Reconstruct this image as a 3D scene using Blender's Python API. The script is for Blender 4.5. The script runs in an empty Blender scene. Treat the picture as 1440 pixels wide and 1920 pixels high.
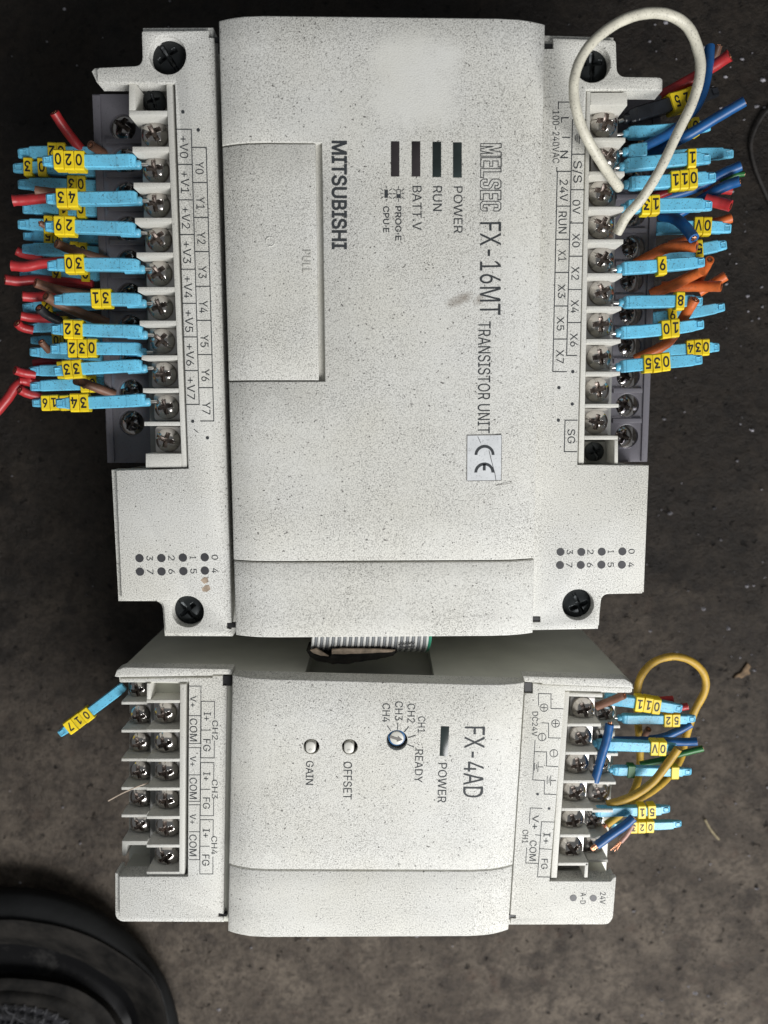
import bpy, bmesh, math, random, os
from mathutils import Vector, Matrix
from mathutils.geometry import tessellate_polygon, delaunay_2d_cdt

random.seed(7)
C = bpy.context.scene.collection
K = 0.001                      # one photo pixel at the cover plane = 0.001 unit
F = 1442.0                     # lens, in photo pixels
TILT = math.atan(174 / F)      # the phone leaned 6.9 degrees
CAMH = 1442.0                  # camera height above the top of the covers
FLOOR = -640.0
ct, st = math.cos(TILT), math.sin(TILT)

# ---------------------------------------------------------------- camera
cam = bpy.data.cameras.new("camera")
cam.sensor_fit = 'VERTICAL'
cam.sensor_height = 24.0
cam.lens = F / 1920.0 * 24.0
cam.clip_start = 0.01
cam.clip_end = 100
cam.dof.use_dof = True
cam.dof.focus_distance = 1.49
cam.dof.aperture_fstop = 1.25
camo = bpy.data.objects.new("camera", cam)
camo.location = (0, 0, CAMH * K)
camo.rotation_euler = (-TILT, 0, 0)
C.objects.link(camo)
bpy.context.scene.camera = camo

# ---------------------------------------------------------------- light
world = bpy.data.worlds.new("World")
bpy.context.scene.world = world
world.use_nodes = True
bg = world.node_tree.nodes["Background"]
bg.inputs[0].default_value = (0.93, 0.97, 1.0, 1)
bg.inputs[1].default_value = 0.15
lamp = bpy.data.lights.new("doorway_light", 'AREA')
lamp.shape = 'RECTANGLE'
lamp.size = 3.2
lamp.size_y = 2.6
lamp.energy = 500
lamp.color = (1.0, 0.995, 0.985)
lo = bpy.data.objects.new("doorway_light", lamp)
lo.location = (2.3, -3.9, 3.7)
lo.rotation_euler = (Vector((0, 0.1, 0)) - Vector(lo.location)).to_track_quat('-Z', 'Y').to_euler()
C.objects.link(lo)
vs = bpy.context.scene.view_settings
vs.view_transform = 'Standard'
vs.look = 'None'
vs.exposure = 0
vs.gamma = 1
bpy.context.scene.render.film_transparent = False
bpy.context.scene.cycles.max_bounces = 8


# ---------------------------------------------------------------- helpers
def P(x, y, h=0.0):
    """where the photo's pixel meets the plane at height h"""
    u = x - 720
    v = 960 - y
    dx, dy, dz = u, v * ct - F * st, -v * st - F * ct
    k = (CAMH - h) / -dz
    return Vector((dx * k, dy * k, h))


def P2(x, y, h):
    p = P(x, y, h)
    return (p.x, p.y)


# ---------------------------------------------------------------- materials
MATS = {}


def new_mat(name):
    m = bpy.data.materials.new(name)
    m.use_nodes = True
    nt = m.node_tree
    b = nt.nodes["Principled BSDF"]
    MATS[name] = m
    return m, nt, b


def coords(nt, kind='Object', scale=None):
    tc = nt.nodes.new("ShaderNodeTexCoord")
    if kind == 'Varied':                                  # every object gets its own stretch of the grain
        oi = nt.nodes.new("ShaderNodeObjectInfo")
        sc_ = nt.nodes.new("ShaderNodeVectorMath")
        sc_.operation = 'SCALE'
        sc_.inputs[0].default_value = (7.3, 11.9, 5.1)
        nt.links.new(oi.outputs['Random'], sc_.inputs['Scale'])
        ad = nt.nodes.new("ShaderNodeVectorMath")
        nt.links.new(tc.outputs['Object'], ad.inputs[0])
        nt.links.new(sc_.outputs[0], ad.inputs[1])
        return ad.outputs[0], oi.outputs['Random']
    return tc.outputs[kind]


def noise(nt, vec, scale, detail=2.0, rough=0.5):
    n = nt.nodes.new("ShaderNodeTexNoise")
    n.inputs['Scale'].default_value = scale
    n.inputs['Detail'].default_value = detail
    n.inputs['Roughness'].default_value = rough
    nt.links.new(vec, n.inputs['Vector'])
    return n.outputs['Fac']


def ramp(nt, fac, a, b, ca=(0, 0, 0, 1), cb=(1, 1, 1, 1)):
    r = nt.nodes.new("ShaderNodeValToRGB")
    r.color_ramp.elements[0].position = a
    r.color_ramp.elements[1].position = b
    r.color_ramp.elements[0].color = ca
    r.color_ramp.elements[1].color = cb
    nt.links.new(fac, r.inputs[0])
    return r.outputs[0]


def mix(nt, fac, a, b, mode='MIX'):
    m = nt.nodes.new("ShaderNodeMix")
    m.data_type = 'RGBA'
    m.blend_type = mode
    for sock, v in ((m.inputs['Factor'], fac), (m.inputs['A'], a), (m.inputs['B'], b)):
        if hasattr(v, 'is_output'):
            nt.links.new(v, sock)
        else:
            sock.default_value = v if not isinstance(v, tuple) else (v + (1,) if len(v) == 3 else v)
    return m.outputs['Result']


def math_node(nt, op, a, b=0.0):
    m = nt.nodes.new("ShaderNodeMath")
    m.operation = op
    for sock, v in ((m.inputs[0], a), (m.inputs[1], b)):
        if hasattr(v, 'is_output'):
            nt.links.new(v, sock)
        else:
            sock.default_value = v
    return m.outputs[0]


def bump(nt, bsdf, h, strength, dist):
    b = nt.nodes.new("ShaderNodeBump")
    b.inputs['Strength'].default_value = strength
    b.inputs['Distance'].default_value = dist
    nt.links.new(h, b.inputs['Height'])
    nt.links.new(b.outputs[0], bsdf.inputs['Normal'])


def speckled(name, base, speck=1.0, wiped=None, smear=None, rough=0.62, seam=None):
    """moulded grey plastic sprinkled with fine dust"""
    m, nt, b = new_mat(name)
    v = coords(nt)
    fine = noise(nt, v, 420, 3.0, 0.7)
    dark = ramp(nt, fine, 0.34, 0.55, (1, 1, 1, 1), (0, 0, 0, 1))      # many small specks
    mid = noise(nt, v, 235, 1.0, 0.4)
    spots = ramp(nt, mid, 0.25, 0.31, (1, 1, 1, 1), (0, 0, 0, 1))      # sparse bigger specks
    smid = noise(nt, v, 120, 1.0, 0.4)
    spots = math_node(nt, 'MAXIMUM', spots, ramp(nt, smid, 0.145, 0.19, (1, 1, 1, 1), (0, 0, 0, 1)))
    patch = noise(nt, v, 7, 3.0, 0.6)
    dens = ramp(nt, patch, 0.3, 0.7, (0.45, 0.45, 0.45, 1), (1, 1, 1, 1))
    fac = mix(nt, 1.0, dark, dens, 'MULTIPLY')
    tint = ramp(nt, noise(nt, v, 4.0, 3.0, 0.6), 0.3, 0.7, (base[0] * .95, base[1] * .935, base[2] * .89, 1), (base[0], base[1], base[2], 1))
    fs = math_node(nt, 'MULTIPLY', fac, 0.85 * speck)
    if wiped:
        cx, cy, rx, ry = wiped
        sep = nt.nodes.new("ShaderNodeSeparateXYZ")
        nt.links.new(v, sep.inputs[0])
        wob = math_node(nt, 'MULTIPLY', noise(nt, v, 25, 3, 0.6), 0.9)
        ax = math_node(nt, 'POWER', math_node(nt, 'ABSOLUTE', math_node(nt, 'DIVIDE', math_node(nt, 'SUBTRACT', sep.outputs[0], cx), rx)), 4.0)
        ay = math_node(nt, 'POWER', math_node(nt, 'ABSOLUTE', math_node(nt, 'DIVIDE', math_node(nt, 'SUBTRACT', sep.outputs[1], cy), ry)), 4.0)
        d = math_node(nt, 'ADD', math_node(nt, 'ADD', ax, ay), wob)
        keep = ramp(nt, d, 0.5, 1.15, (.12, .12, .12, 1))
        fs = math_node(nt, 'MULTIPLY', fs, keep)
    col = mix(nt, fs, tint, (0.10, 0.095, 0.085))
    sp = math_node(nt, 'MULTIPLY', spots, 0.88 * min(1.0, speck))
    if wiped:
        sp = math_node(nt, 'MULTIPLY', sp, keep)
    col = mix(nt, sp, col, (0.06, 0.055, 0.05))
    if seam:                                    # grime caught along the joint with the cover
        sx = nt.nodes.new("ShaderNodeSeparateXYZ")
        nt.links.new(v, sx.inputs[0])
        away = math_node(nt, 'ABSOLUTE', math_node(nt, 'SUBTRACT', math_node(nt, 'ABSOLUTE', sx.outputs[0]), seam[0]))
        near = ramp(nt, math_node(nt, 'DIVIDE', away, seam[1]), 0.2, 1.0, (1, 1, 1, 1), (0, 0, 0, 1))
        gr = ramp(nt, noise(nt, v, 190, 3.0, 0.7), 0.36, 0.46, (1, 1, 1, 1), (0, 0, 0, 1))
        lng = ramp(nt, noise(nt, v, 9, 3.0, 0.6), 0.38, 0.6)
        col = mix(nt, math_node(nt, 'MULTIPLY', math_node(nt, 'MULTIPLY', gr, near), math_node(nt, 'MULTIPLY', lng, 0.75)), col, (0.09, 0.08, 0.07))
    if smear:
        sep2 = nt.nodes.new("ShaderNodeSeparateXYZ")
        nt.links.new(v, sep2.inputs[0])
        for (cx, cy, ang, ra, rb, s) in smear:
            dx = math_node(nt, 'SUBTRACT', sep2.outputs[0], cx)
            dy = math_node(nt, 'SUBTRACT', sep2.outputs[1], cy)
            c_, s_ = math.cos(ang), math.sin(ang)
            e1 = math_node(nt, 'ADD', math_node(nt, 'MULTIPLY', dx, c_ / ra), math_node(nt, 'MULTIPLY', dy, s_ / ra))
            e2 = math_node(nt, 'ADD', math_node(nt, 'MULTIPLY', dx, -s_ / rb), math_node(nt, 'MULTIPLY', dy, c_ / rb))
            q = math_node(nt, 'ADD', math_node(nt, 'POWER', math_node(nt, 'ABSOLUTE', e1), 2.0), math_node(nt, 'POWER', math_node(nt, 'ABSOLUTE', e2), 2.0))
            q = math_node(nt, 'ADD', q, math_node(nt, 'MULTIPLY', noise(nt, v, 90, 3, .7), 0.9))
            f = ramp(nt, q, 0.25, 1.35, (s, s, s, 1), (0, 0, 0, 1))
            col = mix(nt, f, col, (0.20, 0.165, 0.13))
    nt.links.new(col, b.inputs['Base Color'])
    b.inputs['Roughness'].default_value = rough
    b.inputs['Specular IOR Level'].default_value = 0.35
    hh = math_node(nt, 'ADD', noise(nt, v, 420, 2.0, 0.6), math_node(nt, 'MULTIPLY', fac, -0.35))
    bump(nt, b, hh, 0.28, 0.0016)
    return m


def plain(name, col, rough=0.5, metal=0.0, var=0.06, scale=60, bmp=0.0, bscale=300, spec=0.5, dirt=0.0):
    m, nt, b = new_mat(name)
    v, rnd = coords(nt, 'Varied')
    n = noise(nt, v, scale, 3.0, 0.6)
    lo_ = tuple(max(0, c * (1 - var * 2)) for c in col)
    hi_ = tuple(min(1, c * (1 + var)) for c in col)
    c = ramp(nt, n, 0.3, 0.7, lo_ + (1,), hi_ + (1,))
    if dirt:
        d = ramp(nt, noise(nt, v, 300, 2.0, 0.6), 0.30, 0.43, (dirt, dirt, dirt, 1), (0, 0, 0, 1))
        c = mix(nt, d, c, (0.05, 0.045, 0.04))
        g = ramp(nt, noise(nt, v, 22, 4.0, 0.65), 0.50, 0.75, (0, 0, 0, 1), (.38 * dirt, .38 * dirt, .38 * dirt, 1))
        c = mix(nt, g, c, (0.13, 0.12, 0.105))
        hs = nt.nodes.new("ShaderNodeHueSaturation")
        mr = nt.nodes.new("ShaderNodeMapRange")
        mr.inputs['To Min'].default_value = 0.84
        mr.inputs['To Max'].default_value = 1.06
        nt.links.new(rnd, mr.inputs['Value'])
        nt.links.new(mr.outputs[0], hs.inputs['Value'])
        nt.links.new(c, hs.inputs['Color'])
        c = hs.outputs[0]
    nt.links.new(c, b.inputs['Base Color'])
    b.inputs['Roughness'].default_value = rough
    b.inputs['Metallic'].default_value = metal
    b.inputs['Specular IOR Level'].default_value = spec
    if bmp:
        bump(nt, b, noise(nt, v, bscale, 3.0, 0.6), bmp, 0.002)
    return m


# root of the big unit: where its Empty stands
ROOT1 = Vector((-7, 137, FLOOR))
ROOT2 = Vector((-25, -772, FLOOR))
ROT2 = math.radians(-1.75)


def obj1(px, py):
    p = P(px, py, 0) - ROOT1
    return p.x * K, p.y * K


wx, wy = obj1(782, 150)
s1 = obj1(862, 562)
s2 = obj1(898, 562)
G_COVER = speckled("speckled_cover_plastic", (0.71, 0.71, 0.682), 1.0, (wx, wy, 0.100, 0.105),
                   [(s1[0], s1[1], math.radians(25), 0.042, 0.015, 0.85), (s2[0], s2[1], math.radians(40), 0.020, 0.013, 0.7)])
G_COVER2 = speckled("speckled_lid_plastic", (0.71, 0.71, 0.682), 1.0)
G_PLATE = speckled("speckled_panel_plastic", (0.71, 0.71, 0.682), 0.95, seam=(0.302, 0.022))
G_TERM = speckled("terminal_plastic", (0.64, 0.635, 0.60), 0.35, rough=0.55)
G_HOUSE = plain("housing_plastic", (0.66, 0.66, 0.59), 0.5, var=0.05, scale=12, bmp=0.06, bscale=500)
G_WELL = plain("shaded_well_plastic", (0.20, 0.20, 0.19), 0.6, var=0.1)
M_BLACK = plain("black_plastic", (0.012, 0.012, 0.013), 0.45, var=0.3)
M_PRINT = plain("grey_print", (0.035, 0.04, 0.045), 0.7, var=0.15, scale=200)
M_DOT = plain("indicator_print", (0.05, 0.05, 0.055), 0.5, var=0.1)
M_LED = plain("greenish_window_plastic", (0.027, 0.037, 0.036), 0.24, var=0.25, scale=12)
M_LED2 = plain("reddish_window_plastic", (0.040, 0.034, 0.036), 0.24, var=0.25, scale=12)
M_STEEL = plain("nickel_screw_metal", (0.62, 0.59, 0.565), 0.19, 1.0, var=0.12, scale=40, bmp=0.05, bscale=140)
M_RECESS = plain("grimy_screw_recess", (0.26, 0.215, 0.19), 0.40, 0.8, var=0.35, scale=120)
M_STEEL2 = plain("clamp_plate_metal", (0.55, 0.53, 0.51), 0.36, 1.0, var=0.2, scale=40, bmp=0.1)
M_BLACKSCREW = plain("blackened_screw_metal", (0.030, 0.034, 0.036), 0.38, 0.6, var=0.3, scale=60, bmp=0.25, bscale=120)
M_SLEEVE = plain("sky_blue_sleeve_plastic", (0.155, 0.55, 0.79), 0.34, var=0.07, scale=35, bmp=0.15, bscale=260, dirt=0.62)
M_SLEEVE_D = plain("black_sleeve_plastic", (0.012, 0.014, 0.018), 0.35, var=0.2)
M_TAG = plain("yellow_tag_plastic", (0.86, 0.64, 0.015), 0.42, var=0.05, scale=50, dirt=0.25)
M_GREENTAG = plain("green_sleeve", (0.02, 0.15, 0.035), 0.45, var=0.1)
M_DIGIT = plain("black_digit_print", (0.012, 0.012, 0.012), 0.6, var=0.1)
M_COPPER = plain("copper_strands", (0.72, 0.36, 0.22), 0.32, 1.0, var=0.3, scale=220, bmp=0.5, bscale=400)
M_PIN = plain("tinned_pin", (0.55, 0.54, 0.52), 0.3, 1.0, var=0.15)
WIRE = {
    'red': plain("red_insulation", (0.46, 0.028, 0.032), 0.40, var=0.10, scale=40, dirt=0.35),
    'brown': plain("brown_insulation", (0.20, 0.095, 0.06), 0.5, var=0.12, scale=40, dirt=0.35),
    'blue': plain("blue_insulation", (0.006, 0.095, 0.30), 0.42, var=0.10, scale=40, dirt=0.35),
    'orange': plain("orange_insulation", (0.60, 0.13, 0.025), 0.48, var=0.10, scale=40, dirt=0.35),
    'black': plain("black_insulation", (0.025, 0.025, 0.028), 0.45, var=0.2, dirt=0.2),
    'green': plain("green_insulation", (0.02, 0.16, 0.035), 0.42, var=0.1, dirt=0.3),
    'white': plain("white_insulation", (0.60, 0.575, 0.48), 0.5, var=0.07, scale=30, dirt=0.55),
    'yellow': plain("yellow_insulation", (0.52, 0.32, 0.035), 0.55, var=0.10, scale=40, dirt=0.45),
    'clear': plain("cloudy_insulation", (0.45, 0.25, 0.20), 0.4, var=0.1),
}
M_STICKER = plain("sticker_paper", (0.73, 0.75, 0.765), 0.35, var=0.04, scale=40, bmp=0.1, dirt=0.3)
M_RUBBER = plain("dull_black_rubber", (0.008, 0.0085, 0.009), 0.62, var=0.25, scale=9, bmp=0.25, bscale=120, spec=0.22)
M_RUBBER2 = plain("dusty_black_rubber", (0.013, 0.0115, 0.010), 0.75, var=0.45, scale=14, bmp=0.5, bscale=110, spec=0.2)
M_KNIT = plain("knitted_black_cloth", (0.009, 0.009, 0.012), 0.9, var=0.5, scale=50, bmp=1.0, bscale=90)
M_TAPE = plain("dark_torn_tape", (0.02, 0.017, 0.013), 0.7, var=0.4, scale=60, bmp=0.8, bscale=160)
M_PAPER = plain("grubby_paper", (0.42, 0.33, 0.25), 0.8, var=0.25, scale=60, bmp=0.5, bscale=120)
M_RIB_W = plain("white_ribbon_core", (0.60, 0.60, 0.58), 0.45, var=0.06, dirt=0.3)
M_RIB_G = plain("grey_ribbon_core", (0.19, 0.20, 0.21), 0.45, var=0.08)
M_RIB_GREEN = plain("green_ribbon_core", (0.02, 0.20, 0.12), 0.45, var=0.08)
M_STRAW = plain("dry_straw", (0.30, 0.25, 0.15), 0.8, var=0.2)
M_FIBRE = plain("pale_fibre", (0.55, 0.45, 0.36), 0.6, var=0.1)
M_LEAF = plain("dead_leaf", (0.17, 0.11, 0.06), 0.8, var=0.4, scale=50, bmp=0.5)
M_CHIP = plain("pale_chips", (0.34, 0.33, 0.36), 0.5, var=0.5, scale=8)
M_WHITEBTN = plain("button_plastic", (0.62, 0.61, 0.56), 0.35, var=0.03)
M_BLUEDIAL = plain("dial_blue", (0.02, 0.12, 0.30), 0.35, var=0.1)
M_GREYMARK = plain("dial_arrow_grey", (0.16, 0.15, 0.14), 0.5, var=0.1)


def smoked():
    m, nt, b = new_mat("smoked_plastic")
    v = coords(nt)
    dust = ramp(nt, noise(nt, v, 300, 2, .6), .28, .42, (1, 1, 1, 1), (0, 0, 0, 1))
    c = mix(nt, math_node(nt, 'MULTIPLY', dust, 0.35), (0.27, 0.26, 0.29), (0.07, 0.07, 0.07))
    nt.links.new(c, b.inputs['Base Color'])
    b.inputs['Roughness'].default_value = 0.22
    tr = nt.nodes.new("ShaderNodeBsdfTransparent")
    tr.inputs[0].default_value = (0.50, 0.49, 0.53, 1)
    mx = nt.nodes.new("ShaderNodeMixShader")
    mx.inputs[0].default_value = 0.50
    nt.links.new(b.outputs[0], mx.inputs[1])
    nt.links.new(tr.outputs[0], mx.inputs[2])
    nt.links.new(mx.outputs[0], nt.nodes["Material Output"].inputs[0])
    return m


M_SMOKE = smoked()


def ground_mat():
    m, nt, b = new_mat("grimy_concrete")
    v = coords(nt)
    n1 = noise(nt, v, 2.2, 6.0, 0.62)
    n2 = noise(nt, v, 9.0, 6.0, 0.68)
    n3 = noise(nt, v, 60.0, 5.0, 0.65)
    c = ramp(nt, n1, 0.32, 0.68, (0.062, 0.049, 0.038, 1), (0.116, 0.095, 0.075, 1))
    c = mix(nt, math_node(nt, 'MULTIPLY', ramp(nt, n2, 0.47, 0.62), 0.8), c, (0.150, 0.124, 0.099))
    c = mix(nt, math_node(nt, 'MULTIPLY', ramp(nt, n3, 0.46, 0.62), 0.5), c, (0.022, 0.018, 0.015))
    oil = ramp(nt, noise(nt, v, 5.5, 5.0, 0.65), 0.56, 0.68)
    blot = ramp(nt, noise(nt, v, 19.0, 5.0, 0.62), 0.52, 0.64)
    c = mix(nt, math_node(nt, 'MULTIPLY', blot, 0.5), c, (0.026, 0.020, 0.017))
    c = mix(nt, math_node(nt, 'MULTIPLY', oil, 0.65), c, (0.018, 0.014, 0.012))
    rust = ramp(nt, noise(nt, v, 13.0, 5.0, 0.7), 0.60, 0.72)
    c = mix(nt, math_node(nt, 'MULTIPLY', rust, 0.35), c, (0.085, 0.05, 0.036))
    pits = ramp(nt, noise(nt, v, 34.0, 4.0, 0.6), 0.29, 0.37, (1, 1, 1, 1), (0, 0, 0, 1))
    c = mix(nt, math_node(nt, 'MULTIPLY', pits, 0.85), c, (0.010, 0.008, 0.007))
    grit = noise(nt, v, 170.0, 4.0, 0.8)
    c = mix(nt, math_node(nt, 'MULTIPLY', ramp(nt, grit, 0.60, 0.70), 0.55), c, (0.16, 0.14, 0.125))
    c = mix(nt, math_node(nt, 'MULTIPLY', ramp(nt, grit, 0.30, 0.42, (1, 1, 1, 1), (0, 0, 0, 1)), 0.5), c, (0.016, 0.013, 0.011))
    # floor colour gets darker towards +Y, with a ragged edge
    sep = nt.nodes.new("ShaderNodeSeparateXYZ")
    nt.links.new(v, sep.inputs[0])
    edge = math_node(nt, 'ADD', sep.outputs[1], math_node(nt, 'MULTIPLY', math_node(nt, 'SUBTRACT', noise(nt, v, 1.3, 6.0, 0.6), 0.5), 2.2))
    edge = math_node(nt, 'ADD', edge, math_node(nt, 'MULTIPLY', math_node(nt, 'SUBTRACT', noise(nt, v, 11.0, 5.0, 0.65), 0.5), 0.7))
    st_ = ramp(nt, math_node(nt, 'MULTIPLY', math_node(nt, 'ADD', edge, 2.0), 0.25), 0.06, 0.44)
    c = mix(nt, st_, c, mix(nt, 1.0, c, (0.19, 0.18, 0.175), 'MULTIPLY'))
    nt.links.new(c, b.inputs['Base Color'])
    r = ramp(nt, n2, 0.35, 0.7, (0.45, 0.45, 0.45, 1), (0.85, 0.85, 0.85, 1))
    nt.links.new(r, b.inputs['Roughness'])
    b.inputs['Specular IOR Level'].default_value = 0.28
    h = math_node(nt, 'ADD', math_node(nt, 'MULTIPLY', n2, 1.2), math_node(nt, 'MULTIPLY', n3, 0.5))
    h = math_node(nt, 'SUBTRACT', h, math_node(nt, 'MULTIPLY', pits, 0.5))
    h = math_node(nt, 'ADD', h, math_node(nt, 'MULTIPLY', grit, 0.35))
    bump(nt, b, h, 0.8, 0.014)
    return m


M_GROUND = ground_mat()

# ---------------------------------------------------------------- object making
WM = {}      # object -> world matrix (in px units) of its root


def link(name, verts, faces, mat, parent=None, sharp=38, smooth=True):
    """verts in world px; stored relative to the root of the thing"""
    me = bpy.data.meshes.new(name)
    inv = WM[parent].inverted() if parent is not None else Matrix.Identity(4)
    me.from_pydata([tuple((inv @ Vector(v)) * K) for v in verts], [], faces)
    me.materials.append(mat)
    finish(me, sharp, smooth)
    o = bpy.data.objects.new(name, me)
    C.objects.link(o)
    if parent is not None:
        o.parent = parent
        WM[o] = WM[parent]
    else:
        WM[o] = Matrix.Identity(4)
    return o


def finish(me, sharp=38, smooth=True):
    bm = bmesh.new()
    bm.from_mesh(me)
    bmesh.ops.recalc_face_normals(bm, faces=bm.faces)
    bm.to_mesh(me)
    bm.free()
    if smooth:
        me.polygons.foreach_set('use_smooth', [True] * len(me.polygons))
        me.set_sharp_from_angle(angle=math.radians(sharp))
    me.update()


def empty(name, label, cat, loc, rot=0.0, group=None):
    o = bpy.data.objects.new(name, None)
    o.empty_display_size = 0.02
    o.location = Vector(loc) * K
    o.rotation_euler = (0, 0, rot)
    C.objects.link(o)
    WM[o] = Matrix.Translation(Vector(loc)) @ Matrix.Rotation(rot, 4, 'Z')
    tag(o, label, cat, group)
    return o


SPELL = dict(zip("0123456789V", "zero one two three four five six seven eight nine V".split()))


def tag(o, label, cat, group=None, kind=None):
    label = " ".join(" ".join(SPELL[ch] for ch in w) if w and all(ch in SPELL for ch in w) and w != "V" else w for w in label.split())
    o['label'] = label
    if len(label.split()) > 15:
        print("long label:", label)
    o['category'] = cat
    if group:
        o['group'] = group
    if kind:
        o['kind'] = kind


def inst(name, me, loc, rotz, scale, parent):
    """a shared mesh (unit px) placed under a part"""
    o = bpy.data.objects.new(name, me)
    C.objects.link(o)
    m = WM[parent].inverted() @ (Matrix.Translation(Vector(loc)) @ Matrix.Rotation(rotz, 4, 'Z') @ Matrix.Scale(scale, 4))
    t, r, s = m.decompose()
    o.location = t * K
    o.rotation_euler = r.to_euler()
    o.scale = s
    o.parent = parent
    WM[o] = WM[parent]
    return o


def area2(p):
    return sum(p[i][0] * p[(i + 1) % len(p)][1] - p[(i + 1) % len(p)][0] * p[i][1] for i in range(len(p)))


def ccw(p):
    return list(p) if area2(p) > 0 else list(reversed(p))


def inset(p, d):
    """offset a CCW outline inwards by d"""
    n = len(p)
    out = []
    for i in range(n):
        a, b, c = Vector(p[i - 1]), Vector(p[i]), Vector(p[(i + 1) % n])
        e1 = (b - a).normalized()
        e2 = (c - b).normalized()
        n1 = Vector((-e1.y, e1.x))
        n2 = Vector((-e2.y, e2.x))
        m = n1 + n2
        l = m.length
        if l < 1e-6:
            out.append(tuple(b + n1 * d))
            continue
        m /= l
        k = d / max(0.35, m.dot(n1))
        out.append(tuple(b + m * k))
    return out


def fillet(pts, rad, seg=5):
    """pts: list of (x,y) ; rad: dict index -> radius"""
    out = []
    n = len(pts)
    for i in range(n):
        r = rad.get(i, 0) if isinstance(rad, dict) else rad
        b = Vector(pts[i])
        if r <= 0:
            out.append(tuple(b))
            continue
        a, c = Vector(pts[i - 1]), Vector(pts[(i + 1) % n])
        u, v = (a - b), (c - b)
        ang = u.angle(v)
        t = min(r / math.tan(ang / 2), u.length * .48, v.length * .48)
        r2 = t * math.tan(ang / 2)
        u.normalize()
        v.normalize()
        bis = (u + v).normalized()
        cen = b + bis * (r2 / math.sin(ang / 2))
        p0, p1 = b + u * t - cen, b + v * t - cen
        a0 = math.atan2(p0.y, p0.x)
        da = math.atan2(p1.y, p1.x) - a0
        while da > math.pi:
            da -= 2 * math.pi
        while da < -math.pi:
            da += 2 * math.pi
        for k in range(seg + 1):
            q = a0 + da * k / seg
            out.append((cen.x + r2 * math.cos(q), cen.y + r2 * math.sin(q)))
    return out


def plate_geo(outline, zt, zb, b=2.0, holes=(), V=None, FC=None):
    V = [] if V is None else V
    FC = [] if FC is None else FC
    outer = ccw(outline)
    hs = [list(reversed(ccw(h))) for h in holes]
    loops_top, loops_bot = [], []
    for lp in [outer] + hs:
        n = len(lp)
        rings = []
        if b > 0:
            for d, z in ((b, zt), (b * .3, zt - b * .3), (0, zt - b)):
                q = inset(lp, d) if d else lp
                rings.append([(x, y, z) for x, y in q])
        else:
            rings.append([(x, y, zt) for x, y in lp])
        rings.append([(x, y, zb) for x, y in lp])
        ids = []
        for r in rings:
            ids.append(list(range(len(V), len(V) + n)))
            V.extend(r)
        for a, c in zip(ids[:-1], ids[1:]):
            for i in range(n):
                j = (i + 1) % n
                FC.append((a[i], c[i], c[j], a[j]))
        loops_top.append(ids[0])
        loops_bot.append(ids[-1])
    for loops in (loops_top, loops_bot):
        flat = [i for l in loops for i in l]
        if len(loops) == 1 and len(flat) == 4:
            FC.append(tuple(flat))
            continue
        tri = tessellate_polygon([[Vector((V[i][0], V[i][1], 0)) for i in l] for l in loops])
        for t in tri:
            FC.append(tuple(flat[i] for i in t))
    return V, FC


def plate(name, outline, zt, zb, mat, parent, b=2.0, holes=()):
    V, FC = plate_geo(outline, zt, zb, b, holes)
    return link(name, V, FC, mat, parent)


def plate_px(name, pts, h, zb, mat, parent, b=2.0, holes=(), rad=None):
    w = [P2(x, y, h) for x, y in pts]
    if rad:
        w = fillet(w, rad)
    return plate(name, w, h, zb, mat, parent, b, holes)


def circle(cx, cy, r, n=32):
    return [(cx + r * math.cos(2 * math.pi * i / n), cy + r * math.sin(2 * math.pi * i / n)) for i in range(n)]


def rect_px(x0, y0, x1, y1):
    return [(x0, y0), (x1, y0), (x1, y1), (x0, y1)]


def tube_geo(pts, radii, n=12, V=None, FC=None, cap=True):
    V = [] if V is None else V
    FC = [] if FC is None else FC
    m = len(pts)
    up = Vector((0.13, 0.21, 1)).normalized()
    prev = None
    for i, p in enumerate(pts):
        t = (pts[min(i + 1, m - 1)] - pts[max(i - 1, 0)]).normalized()
        if prev is None:
            a = t.cross(up).normalized()
        else:
            a = (prev - t * prev.dot(t)).normalized()
        prev = a
        b = t.cross(a)
        base = len(V)
        for k in range(n):
            q = 2 * math.pi * k / n
            V.append(p + (a * math.cos(q) + b * math.sin(q)) * radii[i])
        if i:
            for k in range(n):
                l = (k + 1) % n
                FC.append((base - n + k, base - n + l, base + l, base + k))
    if cap:
        s = len(V) - m * n
        FC.append(tuple(range(s, s + n)))
        FC.append(tuple(reversed(range(len(V) - n, len(V)))))
    return V, FC


def catmull(pts, sub=6):
    if len(pts) < 3:
        a, b = pts
        return [a.lerp(b, i / 8) for i in range(9)]
    out = []
    for i in range(len(pts) - 1):
        p0 = pts[i - 1] if i else pts[0] * 2 - pts[1]
        p1, p2 = pts[i], pts[i + 1]
        p3 = pts[i + 2] if i + 2 < len(pts) else pts[-1] * 2 - pts[-2]
        for k in range(sub):
            t = k / sub
            out.append(0.5 * ((2 * p1) + (p2 - p0) * t + (2 * p0 - 5 * p1 + 4 * p2 - p3) * t * t + (3 * p1 - p0 - 3 * p2 + p3) * t ** 3))
    out.append(pts[-1])
    return out


# ---- lettering -------------------------------------------------------------
FONT = None
try:
    fp = os.path.join(bpy.utils.system_resource('DATAFILES', path='fonts'), 'Inter.woff2')
    if os.path.exists(fp):
        FONT = bpy.data.fonts.load(fp)
except Exception:
    FONT = None
TXT = {}


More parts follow.
